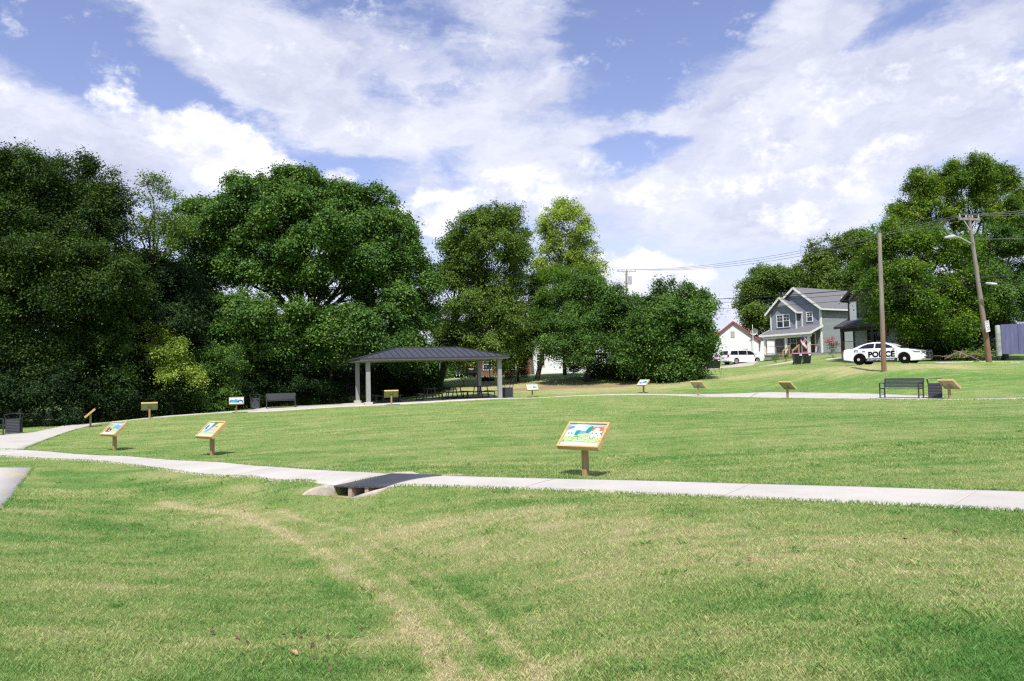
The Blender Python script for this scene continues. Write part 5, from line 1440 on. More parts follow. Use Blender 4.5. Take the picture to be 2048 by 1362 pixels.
def porch_house(label, origin, rz, wallf, walls, trim, roofm, porchroof, W=6.2, Dp=11.0, name='house', rails=True):
    t = thing(name, label, 'house', tuple(origin), rz)
    m = MB()   # main walls with the gable ends
    xa, ze, za = 3.1, 5.3, 7.75
    prof = [(0, 0.5), (W, 0.5), (W, ze), (xa, za), (0, ze)]
    m.prism(prof, 0.0, Dp, 'xz')
    m.build('wall', walls, t)
    m = MB(); m.box((W / 2, Dp / 2, 0.2), (W - 0.06, Dp - 0.06, 0.62)); m.box((W / 2, -0.9, 0.15), (W + 0.1, 1.75, 0.5)); m.build('foundation', found_m, t)
    m = MB(); m.prism([(0.003, 0.55), (W - 0.003, 0.55), (W - 0.003, ze - 0.02), (xa, za - 0.03), (0.003, ze - 0.02)], -0.02, -0.001, 'xz'); m.build('front_wall', wallf, t)
    m = MB(); m.prism([(0.0, 3.2), (3.5, 3.2), (3.5, 5.2), (1.6, 6.72), (0.0, 5.2)], -0.55, -0.021, 'xz'); m.build('front_bay', wallf, t)
    m = MB()
    for x, y, z0, z1 in ((0.03, -0.56, 3.2, 5.15), (3.47, -0.56, 3.2, 5.15), (W - 0.05, -0.03, 0.5, 5.2), (0.05, -0.03, 0.5, 3.1), (3.85, -0.03, 3.4, 5.2)):
        m.box((x, y, (z0 + z1) / 2), (0.14, 0.07, z1 - z0))
    m.box((W + 0.015, 0.06, 2.85), (0.05, 0.14, 4.7)); m.box((W / 2, -0.05, 3.42), (W, 0.06, 0.14))
    m.prism([(0.15, 5.02), (3.35, 5.02), (1.6, 6.55)], -0.60, -0.552, 'xz') if trim is dktrim_m else m.prism([(0.95, 5.95), (2.25, 5.95), (1.6, 6.55)], -0.60, -0.552, 'xz')
    m.prism([(xa - 0.75, za - 0.75), (xa + 0.75, za - 0.75), (xa, za - 0.12)], -0.08, -0.021, 'xz')
    m.build('trim', trim, t)
    gable_roof(t, -0.42, W + 0.42, xa, ze - 0.15, za + 0.06, -0.42, Dp + 0.3, roofm, trim)
    gable_roof(t, -0.46, 3.9, 1.62, 5.0, 6.82, -0.98, 1.6, roofm, trim, 'bay_roof')
    window(t, 0.85, 2.65, 3.5, 5.0, -0.55, trim, 2); window(t, 4.45, 5.25, 3.95, 5.05, -0.02, trim, 1)
    window(t, 1.35, 3.05, 0.95, 2.45, -0.02, trim, 2)
    m = MB(); m.box((4.95, -0.05, 1.6), (1.15, 0.08, 2.25)); f = m.build('door_frame', trim, t)
    m = MB(); m.box((4.95, -0.085, 1.55), (0.92, 0.05, 2.05)); m.build('door', door_m, f)
    # porch
    P = 1.85
    m = MB(); m.box((W / 2, -P / 2, 0.45), (W + 0.1, P, 0.12)); m.build('porch_floor', found_m, t)
    m = MB()
    a = [(-0.35, -0.02, 3.38), (W + 0.25, -0.02, 3.38), (W + 0.25, -P - 0.35, 2.58), (-0.35, -P - 0.35, 2.58)]
    m.add(a + [(x, y, z + 0.12) for x, y, z in a], [(3, 2, 1, 0), (4, 5, 6, 7), (0, 1, 5, 4), (1, 2, 6, 5), (2, 3, 7, 6), (3, 0, 4, 7)]); pr = m.build('porch_roof', porchroof, t)
    m = MB(); m.box((W / 2 - 0.05, -P - 0.37, 2.62), (W + 0.66, 0.05, 0.2)); m.box((W / 2, -P + 0.1, 2.42), (W + 0.1, 0.16, 0.32)); m.bar((W + 0.27, -0.02, 3.42), (W + 0.27, -P - 0.35, 2.62), 0.05, 0.2); m.bar((-0.37, -0.02, 3.42), (-0.37, -P - 0.35, 2.62), 0.05, 0.2)
    m.build('fascia', trim, pr)
    for x in (0.12, W / 2 - 0.1, W - 0.3):
        m = MB(); m.box((x, -P + 0.1, 1.4), (0.24, 0.24, 1.78)); m.build('porch_column', trim, t)
    ym_ = -P + 0.08
    for (xa_, xb_) in ((0.25, W / 2 - 0.25), (W / 2 + 1.9, W - 0.2)):
        m = MB()
        m.bar((xa_, ym_, 1.38), (xb_, ym_, 1.38), 0.09, 0.05); m.bar((xa_, ym_, 0.62), (xb_, ym_, 0.62), 0.05, 0.06)
        n = max(1, int((xb_ - xa_) / 0.9))
        for i in range(n + 1): m.bar((xa_ + (xb_ - xa_) * i / n, ym_, 0.5), (xa_ + (xb_ - xa_) * i / n, ym_, 1.38), 0.07)
        if xb_ > W / 2 + 1: m.bar((W - 0.22, -P + 0.04, 1.375), (W - 0.22, -0.1, 1.375), 0.085, 0.05)
        m.build('porch_railing', raw_m, t)
    if rails:
        for x in (W / 2 + 0.35, W / 2 + 1.6):
            m = MB()
            m.bar((x, -P + 0.05, 1.42), (x, -P - 1.15, 0.75), 0.09, 0.14); m.bar((x, -P - 0.05, 0.4), (x, -P - 0.05, 1.42), 0.10); m.bar((x, -P - 1.1, -0.2), (x, -P - 1.1, 0.82), 0.10)
            m.build('stair_railing', raw_m, t)
        m = MB()
        for i in range(3): m.box((W / 2 + 0.97, -P - 0.15 - i * 0.32, 0.32 - i * 0.17), (1.2, 0.34, 0.14))
        m.build('porch_steps', raw_m, t)
    return t
def origin_for(px, py, d, rz, lx, ly):
    p = at(px, py, d); c, s = math.cos(rz), math.sin(rz)
    return Vector((p[0] - (c * lx - s * ly), p[1] - (s * lx + c * ly), p[2]))
HZ = R(-59)
h1 = porch_house('two-storey blue-grey house with white trim, two gables and a front porch', origin_for(1645, 714.5, 80, HZ, 6.2, 0.0), HZ, SIDE_BLUE, SIDE_GREY, trim_m, shing_m, shing_m)
h2 = porch_house('pale grey house with dark trim and dark porch posts, half hidden behind the bright tree', origin_for(1687, 715.5, 65, HZ, 0.12, -1.75), HZ, SIDE_PALE, SIDE_PALE, dktrim_m, dkroof_m, dkroof_m, Dp=5.5, rails=False)
v_ = MB(); v_.tube([(5.2, 5.2, 6.3), (5.2, 5.2, 6.85)], 0.06, 8); v_.build('roof_vent', trim_m, h1)

def cottage(label, px, py, d, rz, W, Dp, zw, za, wall, roofm, trim, wins=(), name='house', ox=0.0, gable_front=True, porch=False):
    rz = R(rz)
    t = thing(name, label, 'house', tuple(at(px, py, d)), rz)
    m = MB()
    if gable_front: m.prism([(-W / 2, -0.6), (W / 2, -0.6), (W / 2, zw), (ox, za), (-W / 2, zw)], 0, Dp, 'xz')
    else: m.prism([(0, -0.6), (Dp, -0.6), (Dp, zw), (Dp / 2, za), (0, zw)], -W / 2, W / 2, 'yz')
    m.build('wall', wall, t)
    if gable_front:
        gable_roof(t, -W / 2 - 0.3, W / 2 + 0.3, ox, zw - 0.12, za + 0.05, -0.25, Dp + 0.25, roofm, trim)
    else:
        m = MB(); th = 0.13
        for ye, s in ((-0.35, 1), (Dp + 0.35, -1)):
            a = [(-W / 2 - 0.3, ye, zw - 0.12), (W / 2 + 0.3, ye, zw - 0.12), (W / 2 + 0.3, Dp / 2, za + 0.05), (-W / 2 - 0.3, Dp / 2, za + 0.05)]
            m.add(a + [(x, y, z + th) for x, y, z in a], [(3, 2, 1, 0), (4, 5, 6, 7), (0, 1, 5, 4), (1, 2, 6, 5), (2, 3, 7, 6), (3, 0, 4, 7)])
        m.build('roof', roofm, t)
    for (x0, x1, z0, z1) in wins: window(t, x0, x1, z0, z1, 0.0, trim, 1, True)
    if porch:
        m = MB(); a = [(-W / 2, -0.02, zw - 0.1), (W / 2, -0.02, zw - 0.1), (W / 2, -2.2, zw - 0.7), (-W / 2, -2.2, zw - 0.7)]
        m.add(a + [(x, y, z + 0.1) for x, y, z in a], [(3, 2, 1, 0), (4, 5, 6, 7), (0, 1, 5, 4), (1, 2, 6, 5), (2, 3, 7, 6), (3, 0, 4, 7)]); m.build('porch_roof', roofm, t)
        for i in range(4):
            m = MB(); m.box((-W / 2 + 0.3 + (W - 0.6) * i / 3, -2.0, (zw - 0.7) / 2), (0.2, 0.2, zw - 0.7)); m.build('porch_column', trim, t)
    return t
cw_ = cottage('white cottage with red roof edge behind the white minivan', 1469, 727, 100, -14, 6.4, 9.0, 3.0, 5.55, SIDE_WHITE, red_m, red_m, (), ox=0.0)
window(cw_, 1.05, 1.85, 0.75, 2.0, 0.0, trim_m, 1)
m = MB(); m.box((-0.1, -0.03, 3.95), (0.5, 0.05, 0.8)); m.build('gable_vent', back_m, cw_)
m = MB(); m.prism([(3.2, -0.6), (8.6, -0.6), (8.6, 2.85), (3.2, 3.25)], 0.6, 8.0, 'xz'); wg = m.build('wing', SIDE_WHITE, cw_)
m = MB(); m.add([(3.2, 0.4, 3.28), (8.8, 0.4, 2.88), (8.8, 8.2, 2.88), (3.2, 8.2, 3.28), (3.2, 0.4, 3.38), (8.8, 0.4, 2.98), (8.8, 8.2, 2.98), (3.2, 8.2, 3.38)], [(3, 2, 1, 0), (4, 5, 6, 7), (0, 1, 5, 4), (1, 2, 6, 5), (2, 3, 7, 6), (3, 0, 4, 7)]); m.build('wing_roof', shing_m, wg)
cottage('white house glimpsed between trunks of the bank trees', 1165, 752, 84, -6, 15.0, 8.0, 4.6, 6.9, SIDE_WHITE, shing_m, trim_m, [(-5.2, -4.2, 1.2, 2.6), (-2.2, -1.2, 1.2, 2.6), (3.8, 4.7, 2.0, 4.0)], gable_front=False)
brick_m, nt, b = newmat('red_brick')
bk = nt.n('ShaderNodeTexBrick'); bk.inputs['Scale'].default_value = 4.2; bk.inputs['Color1'].default_value = (0.20, 0.065, 0.035, 1); bk.inputs['Color2'].default_value = (0.14, 0.045, 0.028, 1); bk.inputs['Mortar'].default_value = (0.26, 0.22, 0.19, 1); bk.inputs['Mortar Size'].default_value = 0.02
rt = nt.n('ShaderNodeVectorRotate', rotation_type='X_AXIS'); rt.inputs['Angle'].default_value = R(90); nt.link(nt.obj(), rt.inputs['Vector']); nt.link(rt.outputs[0], bk.inputs['Vector'])
nt.link(bk.outputs['Color'], b.inputs['Base Color']); b.inputs['Roughness'].default_value = 0.9
cottage('low red brick building with white windows behind the shelter right columns', 1006, 756, 82, 4, 6.4, 7.0, 2.9, 4.3, brick_m, shing_m, trim_m, [(-2.2, -1.2, 0.9, 2.2), (0.5, 1.5, 0.9, 2.2)], gable_front=False)
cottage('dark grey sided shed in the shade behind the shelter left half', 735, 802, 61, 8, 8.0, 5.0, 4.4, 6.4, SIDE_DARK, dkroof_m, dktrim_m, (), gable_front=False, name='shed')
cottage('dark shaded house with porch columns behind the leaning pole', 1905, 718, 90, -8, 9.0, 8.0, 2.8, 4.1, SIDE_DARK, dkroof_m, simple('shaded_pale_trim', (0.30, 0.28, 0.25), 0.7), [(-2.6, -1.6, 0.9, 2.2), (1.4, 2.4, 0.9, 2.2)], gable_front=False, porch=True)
cottage('small white outbuilding glimpsed under the bright tree behind the police car', 1836, 718, 92, -20, 3.4, 6.0, 2.4, 3.4, SIDE_WHITE, dkroof_m, trim_m, (), gable_front=False)

# satellite dish on its mast
dp = at(1508, 727, 99.0)
t = thing('satellite_dish', 'grey satellite dish on a pole against the white cottage', 'dish', tuple(dp))
m = MB(); m.tube([(-0.1, -0.3, -0.5), (-0.1, -0.3, 5.2)], 0.045, 8); m.build('mast', trim_m, t)
m = MB(); vs = []; fs = []
for i in range(5):
    r_ = 0.5 * i / 4
    for j in range(14): vs.append((r_ * math.cos(j * PI / 7), -0.22 + 0.16 * (r_ / 0.5) ** 2 - 0.10, r_ * math.sin(j * PI / 7)))
for i in range(4):
    for j in range(14): fs.append((i * 14 + j, i * 14 + (j + 1) % 14, (i + 1) * 14 + (j + 1) % 14, (i + 1) * 14 + j))
m.add(vs, fs, 0, True, Matrix.Translation((0.1, -0.4, 4.15)) @ Matrix.Rotation(R(25), 4, 'X') @ Matrix.Rotation(PI, 4, 'Z')); m.build('dish', simple('dish_grey', (0.55, 0.56, 0.58), 0.5), t, fix=False)

# ------------------------------------------------------------------ vehicles
white_p = simple('white_car_paint', (0.76, 0.77, 0.79), 0.28, 0, 0.02, 2.0, coat=0.6)
black_p = simple('black_car_paint', (0.012, 0.012, 0.014), 0.3, 0, 0.05, 2.0, coat=0.4)
tyre_m = simple('tyre_rubber', (0.006, 0.006, 0.006), 0.95, spec=0.1)
rim_m = simple('silver_wheel', (0.45, 0.46, 0.48), 0.35, 0.7)
carglass, nt, b = newmat('car_glass')
b.inputs['Base Color'].default_value = (0.012, 0.014, 0.022, 1); b.inputs['Roughness'].default_value = 0.06; b.inputs['Specular IOR Level'].default_value = 0.35
red_l = simple('red_lamp', (0.50, 0.02, 0.02), 0.2); clear_l = simple('clear_lamp', (0.52, 0.52, 0.54), 0.15)
chrome_m = simple('bright_hub', (0.70, 0.71, 0.73), 0.25, 0.5)
ink_m = simple('matt_black_letters', (0.004, 0.004, 0.005), 0.9, spec=0.05)
lamp_m = simple('smoked_lamp', (0.16, 0.16, 0.18), 0.12)
trimb = simple('black_plastic', (0.02, 0.02, 0.022), 0.5)
def arch(cx, r, z0, n=9, rev=False):
    a0 = math.asin(min(1, (0.36 - z0) / r)) if r > 0 else 0
    pts = []
    for i in range(n + 1):
        a = -a0 + (PI + 2 * a0) * i / n
        pts.append((cx + r * math.cos(a), 0.36 + r * math.sin(a)))
    return pts
def loft_body(m, prof, hw, mi=0, rings=((-1, .965, .955), (-.93, .99, .985), (-.5, 1, .998), (0, 1, 1.004), (.5, 1, .998), (.93, .99, .985), (1, .965, .955)), zc=0.62):
    """side outline swept across the width, pulled in towards both flanks; hw(z) gives the half width"""
    n = len(prof); vs = []; fs = []
    for (k, sz, sx) in rings:
        for (x, z) in prof: vs.append((x * sx, k * hw(z), zc + (z - zc) * sz))
    for r_ in range(len(rings) - 1):
        for i in range(n): fs.append((r_ * n + i, r_ * n + (i + 1) % n, (r_ + 1) * n + (i + 1) % n, (r_ + 1) * n + i))
    fs.append(tuple(range(n))); fs.append(tuple(range((len(rings) - 1) * n, len(rings) * n)))
    m.add(vs, fs, mi, False)
def wheel(par, x, y, r, hub):
    s = 1 if y > 0 else -1
    m = MB(); m.tube([(x, y - s * 0.22, r), (x, y - s * 0.20, r), (x, y - s * 0.02, r), (x, y, r)], [r - 0.03, r, r, r - 0.03], 26, smooth=True); w_ = m.build('wheel', tyre_m, par)
    m = MB()
    if hub == 'steel':
        m.disc((x, y - s * 0.005, r), (0, 1, 0), r * 0.66, 0.02, 22, 1); m.disc((x, y + s * 0.012, r), (0, 1, 0), r * 0.26, 0.05, 16, 0); m.build('hubcap', [chrome_m, tyre_m], w_)
    else:
        m.disc((x, y - s * 0.004, r), (0, 1, 0), r * 0.70, 0.02, 22, 1)
        for i in range(9):
            a = 2 * PI * i / 9
            m.bar((x + r * 0.1 * math.cos(a), y + s * 0.01, r + r * 0.1 * math.sin(a)), (x + r * 0.66 * math.cos(a), y + s * 0.01, r + r * 0.66 * math.sin(a)), 0.05, 0.02)
        m.tube([(x, y + s * 0.004, r), (x, y + s * 0.016, r)], [r * 0.72, r * 0.70], 22); m.disc((x, y + s * 0.016, r), (0, 1, 0), r * 0.2, 0.02, 12); m.build('rim', [rim_m, trimb], w_)
def side_poly(m, pts, hw, s, eps=0.012, mi=0):
    m.poly([(x, s * (hw(z) + eps), z) for x, z in pts], mi)
def smooth01(a, b, v):
    t = min(1, max(0, (v - a) / (b - a))); return t * t * (3 - 2 * t)

def sedan(label, loc, rz):
    t = thing('police_car', label, 'police car', loc, rz)
    hw = lambda z: 0.955 - 0.05 * (z - 0.2)
    ra, fa = arch(-1.47, 0.43, 0.2), arch(1.40, 0.43, 0.2)
    prof = [(-2.52, 0.34), (-1.95, 0.24)] + ra[::-1] + [(-0.98, 0.20), (0.92, 0.20)] + fa[::-1] + [(1.9, 0.20), (2.45, 0.22), (2.56, 0.34), (2.57, 0.52), (2.52, 0.70), (2.38, 0.80), (2.05, 0.90), (1.55, 0.985), (1.05, 1.03), (0.5, 1.05), (-1.2, 1.08), (-1.8, 1.10), (-2.15, 1.10), (-2.42, 1.07), (-2.53, 0.98), (-2.58, 0.75), (-2.57, 0.50)]
    m = MB(); loft_body(m, prof, hw)
    body = m.build('body', white_p, t, 0.025)
    hc = lambda z: 0.86 - 0.48 * (z - 0.98)
    cab = [(1.22, 1.00), (0.85, 1.18), (0.42, 1.37), (0.15, 1.455), (-0.25, 1.50), (-0.65, 1.505), (-1.0, 1.46), (-1.4, 1.34), (-1.8, 1.17), (-2.0, 1.06), (-0.5, 0.98)]
    m = MB(); loft_body(m, cab, hc, rings=((-1, .97, .99), (-.9, 1, 1), (0, 1.012, 1.0), (.9, 1, 1), (1, .97, .99)), zc=1.0); m.build('cabin', white_p, t, 0.03)
    for s in (-1, 1):
        for pts in ([(-1.55, 1.10), (-0.52, 1.09), (-0.52, 1.42), (-0.95, 1.395), (-1.25, 1.29)], [(-0.44, 1.09), (0.80, 1.08), (0.42, 1.28), (0.12, 1.39), (-0.44, 1.425)]):
            m = MB(); side_poly(m, pts, lambda z: hc(z) - 0.004, s, 0.012); m.build('side_window', carglass, t, fix=False)
        m = MB(); m.box((0.78, s * 0.98, 1.08), (0.12, 0.18, 0.13)); m.build('mirror', white_p, t, 0.03)
    m = MB(); m.add([(1.14, -0.70, 1.06), (1.14, 0.70, 1.06), (0.25, 0.60, 1.435), (0.25, -0.60, 1.435)], [(0, 1, 2, 3)]); m.build('windscreen', carglass, t, fix=False)
    for v in bpy.data.objects[-1:]: pass
    m = MB(); m.add([(-1.92, -0.66, 1.125), (-1.92, 0.66, 1.125), (-1.10, 0.58, 1.458), (-1.10, -0.58, 1.458)], [(0, 3, 2, 1)]); m.build('rear_window', carglass, t, fix=False)
    for x in (-1.47, 1.40):
        for y in (-0.93, 0.93): wheel(t, x, y, 0.36, 'steel')
    for x in (-1.47, 1.40):
        m = MB(); m.box((x, 0, 0.48), (0.80, 1.55, 0.5)); m.build('wheel_well', trimb, t)
    for s in (-1, 1):
        m = MB(); m.prism([(1.84, 0.855), (2.30, 0.80), (2.40, 0.72), (2.02, 0.735)], s * (hw(0.8) - 0.10), s * (hw(0.8) + 0.012), 'xz'); m.box((2.46, s * 0.74, 0.745), (0.12, 0.36, 0.11)); m.build('headlight', lamp_m, t, 0.01)
        m = MB(); m.box((-2.50, s * 0.76, 0.90), (0.14, 0.30, 0.17), rot=(0, 0.1, s * -0.25)); m.build('tail_light', red_l, t, 0.02)
        m = MB(); m.box((-0.03, s * 0.937, 0.31), (1.98, 0.05, 0.24)); m.build('sill_stripe', black_p, t, 0.01)
    m = MB()   # push bar
    for y in (-0.36, 0.36):
        m.bar((2.62, y, 0.30), (2.66, y, 0.62), 0.09, 0.10); m.bar((2.66, y, 0.60), (2.56, y, 0.88), 0.09, 0.10)
    for z in (0.40, 0.58, 0.74): m.bar((2.66, -0.36, z), (2.66, 0.36, z), 0.05, 0.06)
    for s in (-1, 1):
        m.tube([(2.64, s * 0.36, 0.78), (2.58, s * 0.70, 0.74), (2.40, s * 0.93, 0.62), (2.52, s * 0.80, 0.44), (2.64, s * 0.36, 0.40)], 0.03, 8)
    m.build('push_bar', trimb, t)
    m = MB(); m.box((2.575, 0, 0.62), (0.05, 1.05, 0.20)); m.box((2.57, 0, 0.38), (0.05, 1.1, 0.12)); m.build('grille', trimb, t)
    m = MB(); m.box((-0.28, 0, 1.555), (0.30, 1.10, 0.055)); m.box((-0.28, -0.4, 1.52), (0.1, 0.08, 0.06)); m.box((-0.28, 0.4, 1.52), (0.1, 0.08, 0.06)); m.build('light_bar', [simple('smoked_bar', (0.05, 0.055, 0.07), 0.2)], t, 0.015)
    # lettering on both flanks
    for s in (-1, 1):
        m = MB()
        def word(txt, size, cx, cz, mi, sx=1.0, lean=0.0, eps=0.012, yy=None):
            vs, fs = text_faces(txt, size, 0.022 if len(txt) == 6 else 0.004)
            m.add([((cx + (x * sx + y * lean)) if s < 0 else (cx - (x * sx + y * lean)), s * ((hw(cz + y) if yy is None else yy) + eps), cz + y) for x, y, _z in vs], fs, mi)
        word('POLICE', 0.50, -0.02, 0.665, 0, 1.02)
        word('& CITY OF CLARKSVILLE', 0.13, -0.06, 0.33, 1, 1.2, 0.2, 0.008, 0.968)
        word('911', 0.16, -1.62, 0.90, 2, 1.2); word('DIAL', 0.09, -1.62, 1.0, 2, 1.2)
        m.build('lettering', [ink_m, trim_m, simple('blue_grey_letters', (0.12, 0.13, 0.2), 0.4)], t, fix=False)
    for s in (-1, 1):
        m = MB()
        for x in (-1.12, -0.02): m.box((x, s * 0.945, 0.93), (0.17, 0.03, 0.03))
        for x in (0.92, -0.48): m.box((x, s * (hw(0.7) + 0.0015), 0.66), (0.008, 0.006, 0.78))
        m.build('door_seam', simple('grey_gap', (0.16, 0.16, 0.17), 0.5), t)
    return t
cp = at(1774, 729, 49.6)
sedan('white police sedan with POLICE lettering and black push bar, parked behind the plain pole', (cp[0], cp[1], gz(cp[0], cp[1]) + 0.03), R(-45))

def van(label, loc, rz, paint, name, cat, hub='rim'):
    t = thing(name, label, cat, loc, rz)
    hw = lambda z: 0.99 - 0.10 * (z - 0.3)
    ra, fa = arch(-1.42, 0.41, 0.22), arch(1.62, 0.41, 0.22)
    prof = [(-2.50, 0.36), (-1.95, 0.26)] + ra[::-1] + [(-0.95, 0.22), (1.15, 0.22)] + fa[::-1] + [(2.1, 0.22), (2.48, 0.26), (2.55, 0.42), (2.52, 0.68), (2.36, 0.86), (2.0, 0.98), (1.62, 1.08), (1.2, 1.34), (0.80, 1.57), (0.45, 1.68), (0.0, 1.735), (-1.0, 1.75), (-1.9, 1.73), (-2.18, 1.69), (-2.32, 1.52), (-2.46, 1.12), (-2.53, 0.85), (-2.56, 0.55)]
    m = MB(); loft_body(m, prof, hw, zc=0.9); m.build('body', paint, t, 0.03)
    for s in (-1, 1):
        for pts in ([(-2.22, 1.12), (-1.12, 1.10), (-1.12, 1.58), (-2.02, 1.57)], [(-1.04, 1.10), (0.12, 1.09), (0.12, 1.58), (-1.04, 1.585)], [(0.20, 1.09), (1.42, 1.07), (1.15, 1.27), (0.72, 1.52), (0.20, 1.575)]):
            m = MB(); side_poly(m, pts, hw, s, 0.008); m.build('side_window', carglass, t, fix=False)
        m = MB(); m.box((1.15, s * 1.02, 1.14), (0.12, 0.18, 0.15)); m.build('mirror', paint, t, 0.03)
        m = MB(); m.box((-2.42, s * 0.84, 1.0), (0.18, 0.18, 0.34), rot=(0, 0.12, s * -0.3)); m.build('tail_light', red_l, t, 0.02)
        m = MB(); m.box((2.32, s * 0.76, 0.78), (0.30, 0.24, 0.14), rot=(0, 0.4, s * -0.4)); m.build('headlight', clear_l, t, 0.03)
    m = MB(); m.add([(-2.475, -0.74, 1.16), (-2.475, 0.74, 1.16), (-2.325, 0.68, 1.58), (-2.325, -0.68, 1.58)], [(0, 3, 2, 1)]); m.build('rear_window', carglass, t, fix=False)
    m = MB(); m.add([(1.62, -0.80, 1.11), (1.62, 0.80, 1.11), (0.78, 0.70, 1.61), (0.78, -0.70, 1.61)], [(0, 1, 2, 3)]); m.build('windscreen', carglass, t, fix=False)
    m = MB(); m.box((-2.56, 0, 0.78), (0.03, 0.5, 0.16)); m.build('number_plate', simple('plate_grey', (0.45, 0.46, 0.47), 0.4), t)
    m = MB(); m.box((-2.55, 0, 0.46), (0.12, 1.7, 0.16)); m.build('rear_bumper', paint, t, 0.03)
    for x in (-1.42, 1.62):
        for y in (-0.95, 0.95): wheel(t, x, y, 0.36, hub)
        m = MB(); m.box((x, 0, 0.48), (0.76, 1.6, 0.5)); m.build('wheel_well', trimb, t)
    return t
vp = at(1483, 728.4, 88)
van('white minivan parked on the driveway before the white cottage', (vp[0], vp[1], vp[2]), R(20), white_p, 'parked_minivan', 'minivan')
sp = at(936, 757.5, 72)
dk = van('dark vehicle with red tail lights behind the chain-link fence', (sp[0], sp[1], gz(sp[0], sp[1]) + 0.05), R(100), black_p, 'parked_vehicle', 'car')
m = MB(); m.box((-2.53, 0, 1.06), (0.1, 1.55, 0.13)); m.build('tail_light', red_l, dk, 0.02)

# ------------------------------------------------------------------ trash carts
cart_m = simple('black_cart_plastic', (0.012, 0.012, 0.013), 0.4)
lid_m = simple('magenta_lid', (0.50, 0.12, 0.30), 0.45, 0, 0.08, 4.0)
stick_m = simple('white_sticker', (0.7, 0.7, 0.7), 0.5)
def make_cart(label):
    t = thing('trash_cart', label, 'trash cart', (0, 0, 0), 0, 'black trash carts with magenta lids')
    m = MB(); vs = []
    for z, w_, d_ in ((0.12, 0.27, 0.27), (0.96, 0.34, 0.38)):
        vs += [(-w_, -d_, z), (w_, -d_, z), (w_, d_, z), (-w_, d_, z)]
    m.add(vs, [(0, 3, 2, 1), (4, 5, 6, 7), (0, 1, 5, 4), (1, 2, 6, 5), (2, 3, 7, 6), (3, 0, 4, 7)])
    m.box((0, -0.30, 0.05), (0.5, 0.05, 0.14)); m.build('bin_body', cart_m, t, 0.02)
    m = MB(); m.add([(-0.38, -0.42, 0.97), (0.38, -0.42, 0.97), (0.38, 0.42, 0.97), (-0.38, 0.42, 0.97), (-0.35, -0.38, 1.02), (0.35, -0.38, 1.02), (0.35, 0.36, 1.07), (-0.35, 0.36, 1.07)], [(0, 3, 2, 1), (4, 5, 6, 7), (0, 1, 5, 4), (1, 2, 6, 5), (2, 3, 7, 6), (3, 0, 4, 7)]); m.build('lid', lid_m, t, 0.01)
    m = MB(); m.tube([(-0.3, 0.44, 0.93), (0.3, 0.44, 0.93)], 0.018, 8); m.build('handle', cart_m, t)
    for x in (-0.27, 0.27):
        m = MB(); m.disc((x, 0.28, 0.13), (1, 0, 0), 0.13, 0.05, 16); m.build('wheel', tyre_m, t)
    m = MB(); m.box((0.20, -0.375, 0.86), (0.2, 0.012, 0.10), rot=(-0.10, 0, 0)); m.build('sticker', stick_m, t)
    return t
ct = make_cart('black trash cart with magenta lid before the grey house porch, left one of that pair')
def cart_at(o, px, py, d, rz, label=None):
    p = at(px, py, d); o.location = tuple(p); o.rotation_euler = (0, 0, R(rz))
    if label: o['label'] = label
cart_at(ct, 1595, 730.2, 64, -6)
cart_at(copy_tree(ct), 1613.5, 729.6, 64, -10, 'black trash cart with magenta lid before the grey house porch, right one of that pair')
cart_at(copy_tree(ct), 1420.5, 739, 72, -4, 'black trash cart with magenta lid at the left edge of the driveway, partly under leaves')
cart_at(copy_tree(ct), 1434, 738.5, 72, -12, 'black trash cart with magenta lid on the driveway, nearer the white minivan')

# ------------------------------------------------------------------ poles, lamp, wires
upole_m, nt, b = newmat('weathered_pole')
o_ = nt.obj()
g_ = nt.noise(nt.vm('MULTIPLY', o_, (14.0, 14.0, 0.8)), 1.0, 6.0, 0.65)
sp = nt.n('ShaderNodeSeparateXYZ'); nt.link(o_, sp.inputs[0])
hi = nt.smooth(nt.m('MULTIPLY_ADD', nt.noise(o_, 0.8, 2.0), 1.6, sp.outputs[2]), 1.2, 6.0)
c = nt.mix(hi, nt.ramp(g_, [(0.3, (0.15, 0.080, 0.048)), (0.7, (0.28, 0.165, 0.105))]), nt.ramp(g_, [(0.3, (0.17, 0.145, 0.125)), (0.7, (0.34, 0.305, 0.275))]))
nt.link(c, b.inputs['Base Color']); b.inputs['Roughness'].default_value = 0.9; bump(nt, b, g_, 0.5, 0.02)
galv = simple('galvanised_steel', (0.50, 0.52, 0.55), 0.4, 0.3)
ins_m = simple('grey_insulator', (0.40, 0.41, 0.42), 0.3)
def pole(label, base, top, r0, r1, lift=0.0):
    t = thing('utility_pole', label, 'utility pole', tuple(base))
    v = Vector(top - base)
    m = MB(); m.tube([(0, 0, -0.4), tuple(v * 0.15), tuple(v * 0.5), tuple(v)], [r0 * 1.04, r0, (r0 + r1) / 2, r1], 14); m.build('shaft', upole_m, t)
    return t, v
b1 = at(1768, 742, 43); t1 = at(1758.5, 466, 43.0)
pole('plain upright wooden pole without crossarm, standing before the police car', b1, t1, 0.140, 0.110)
b2 = at(1979, 724, 45.5); t2 = at(1937.5, 431, 45.0)
P2, v2 = pole('leaning wooden utility pole with crossarm and street lamp at the right', b2, t2, 0.158, 0.092)
LD = Vector((-0.30, 0.95, 0)); AX = Vector((0.95, 0.30, 0))
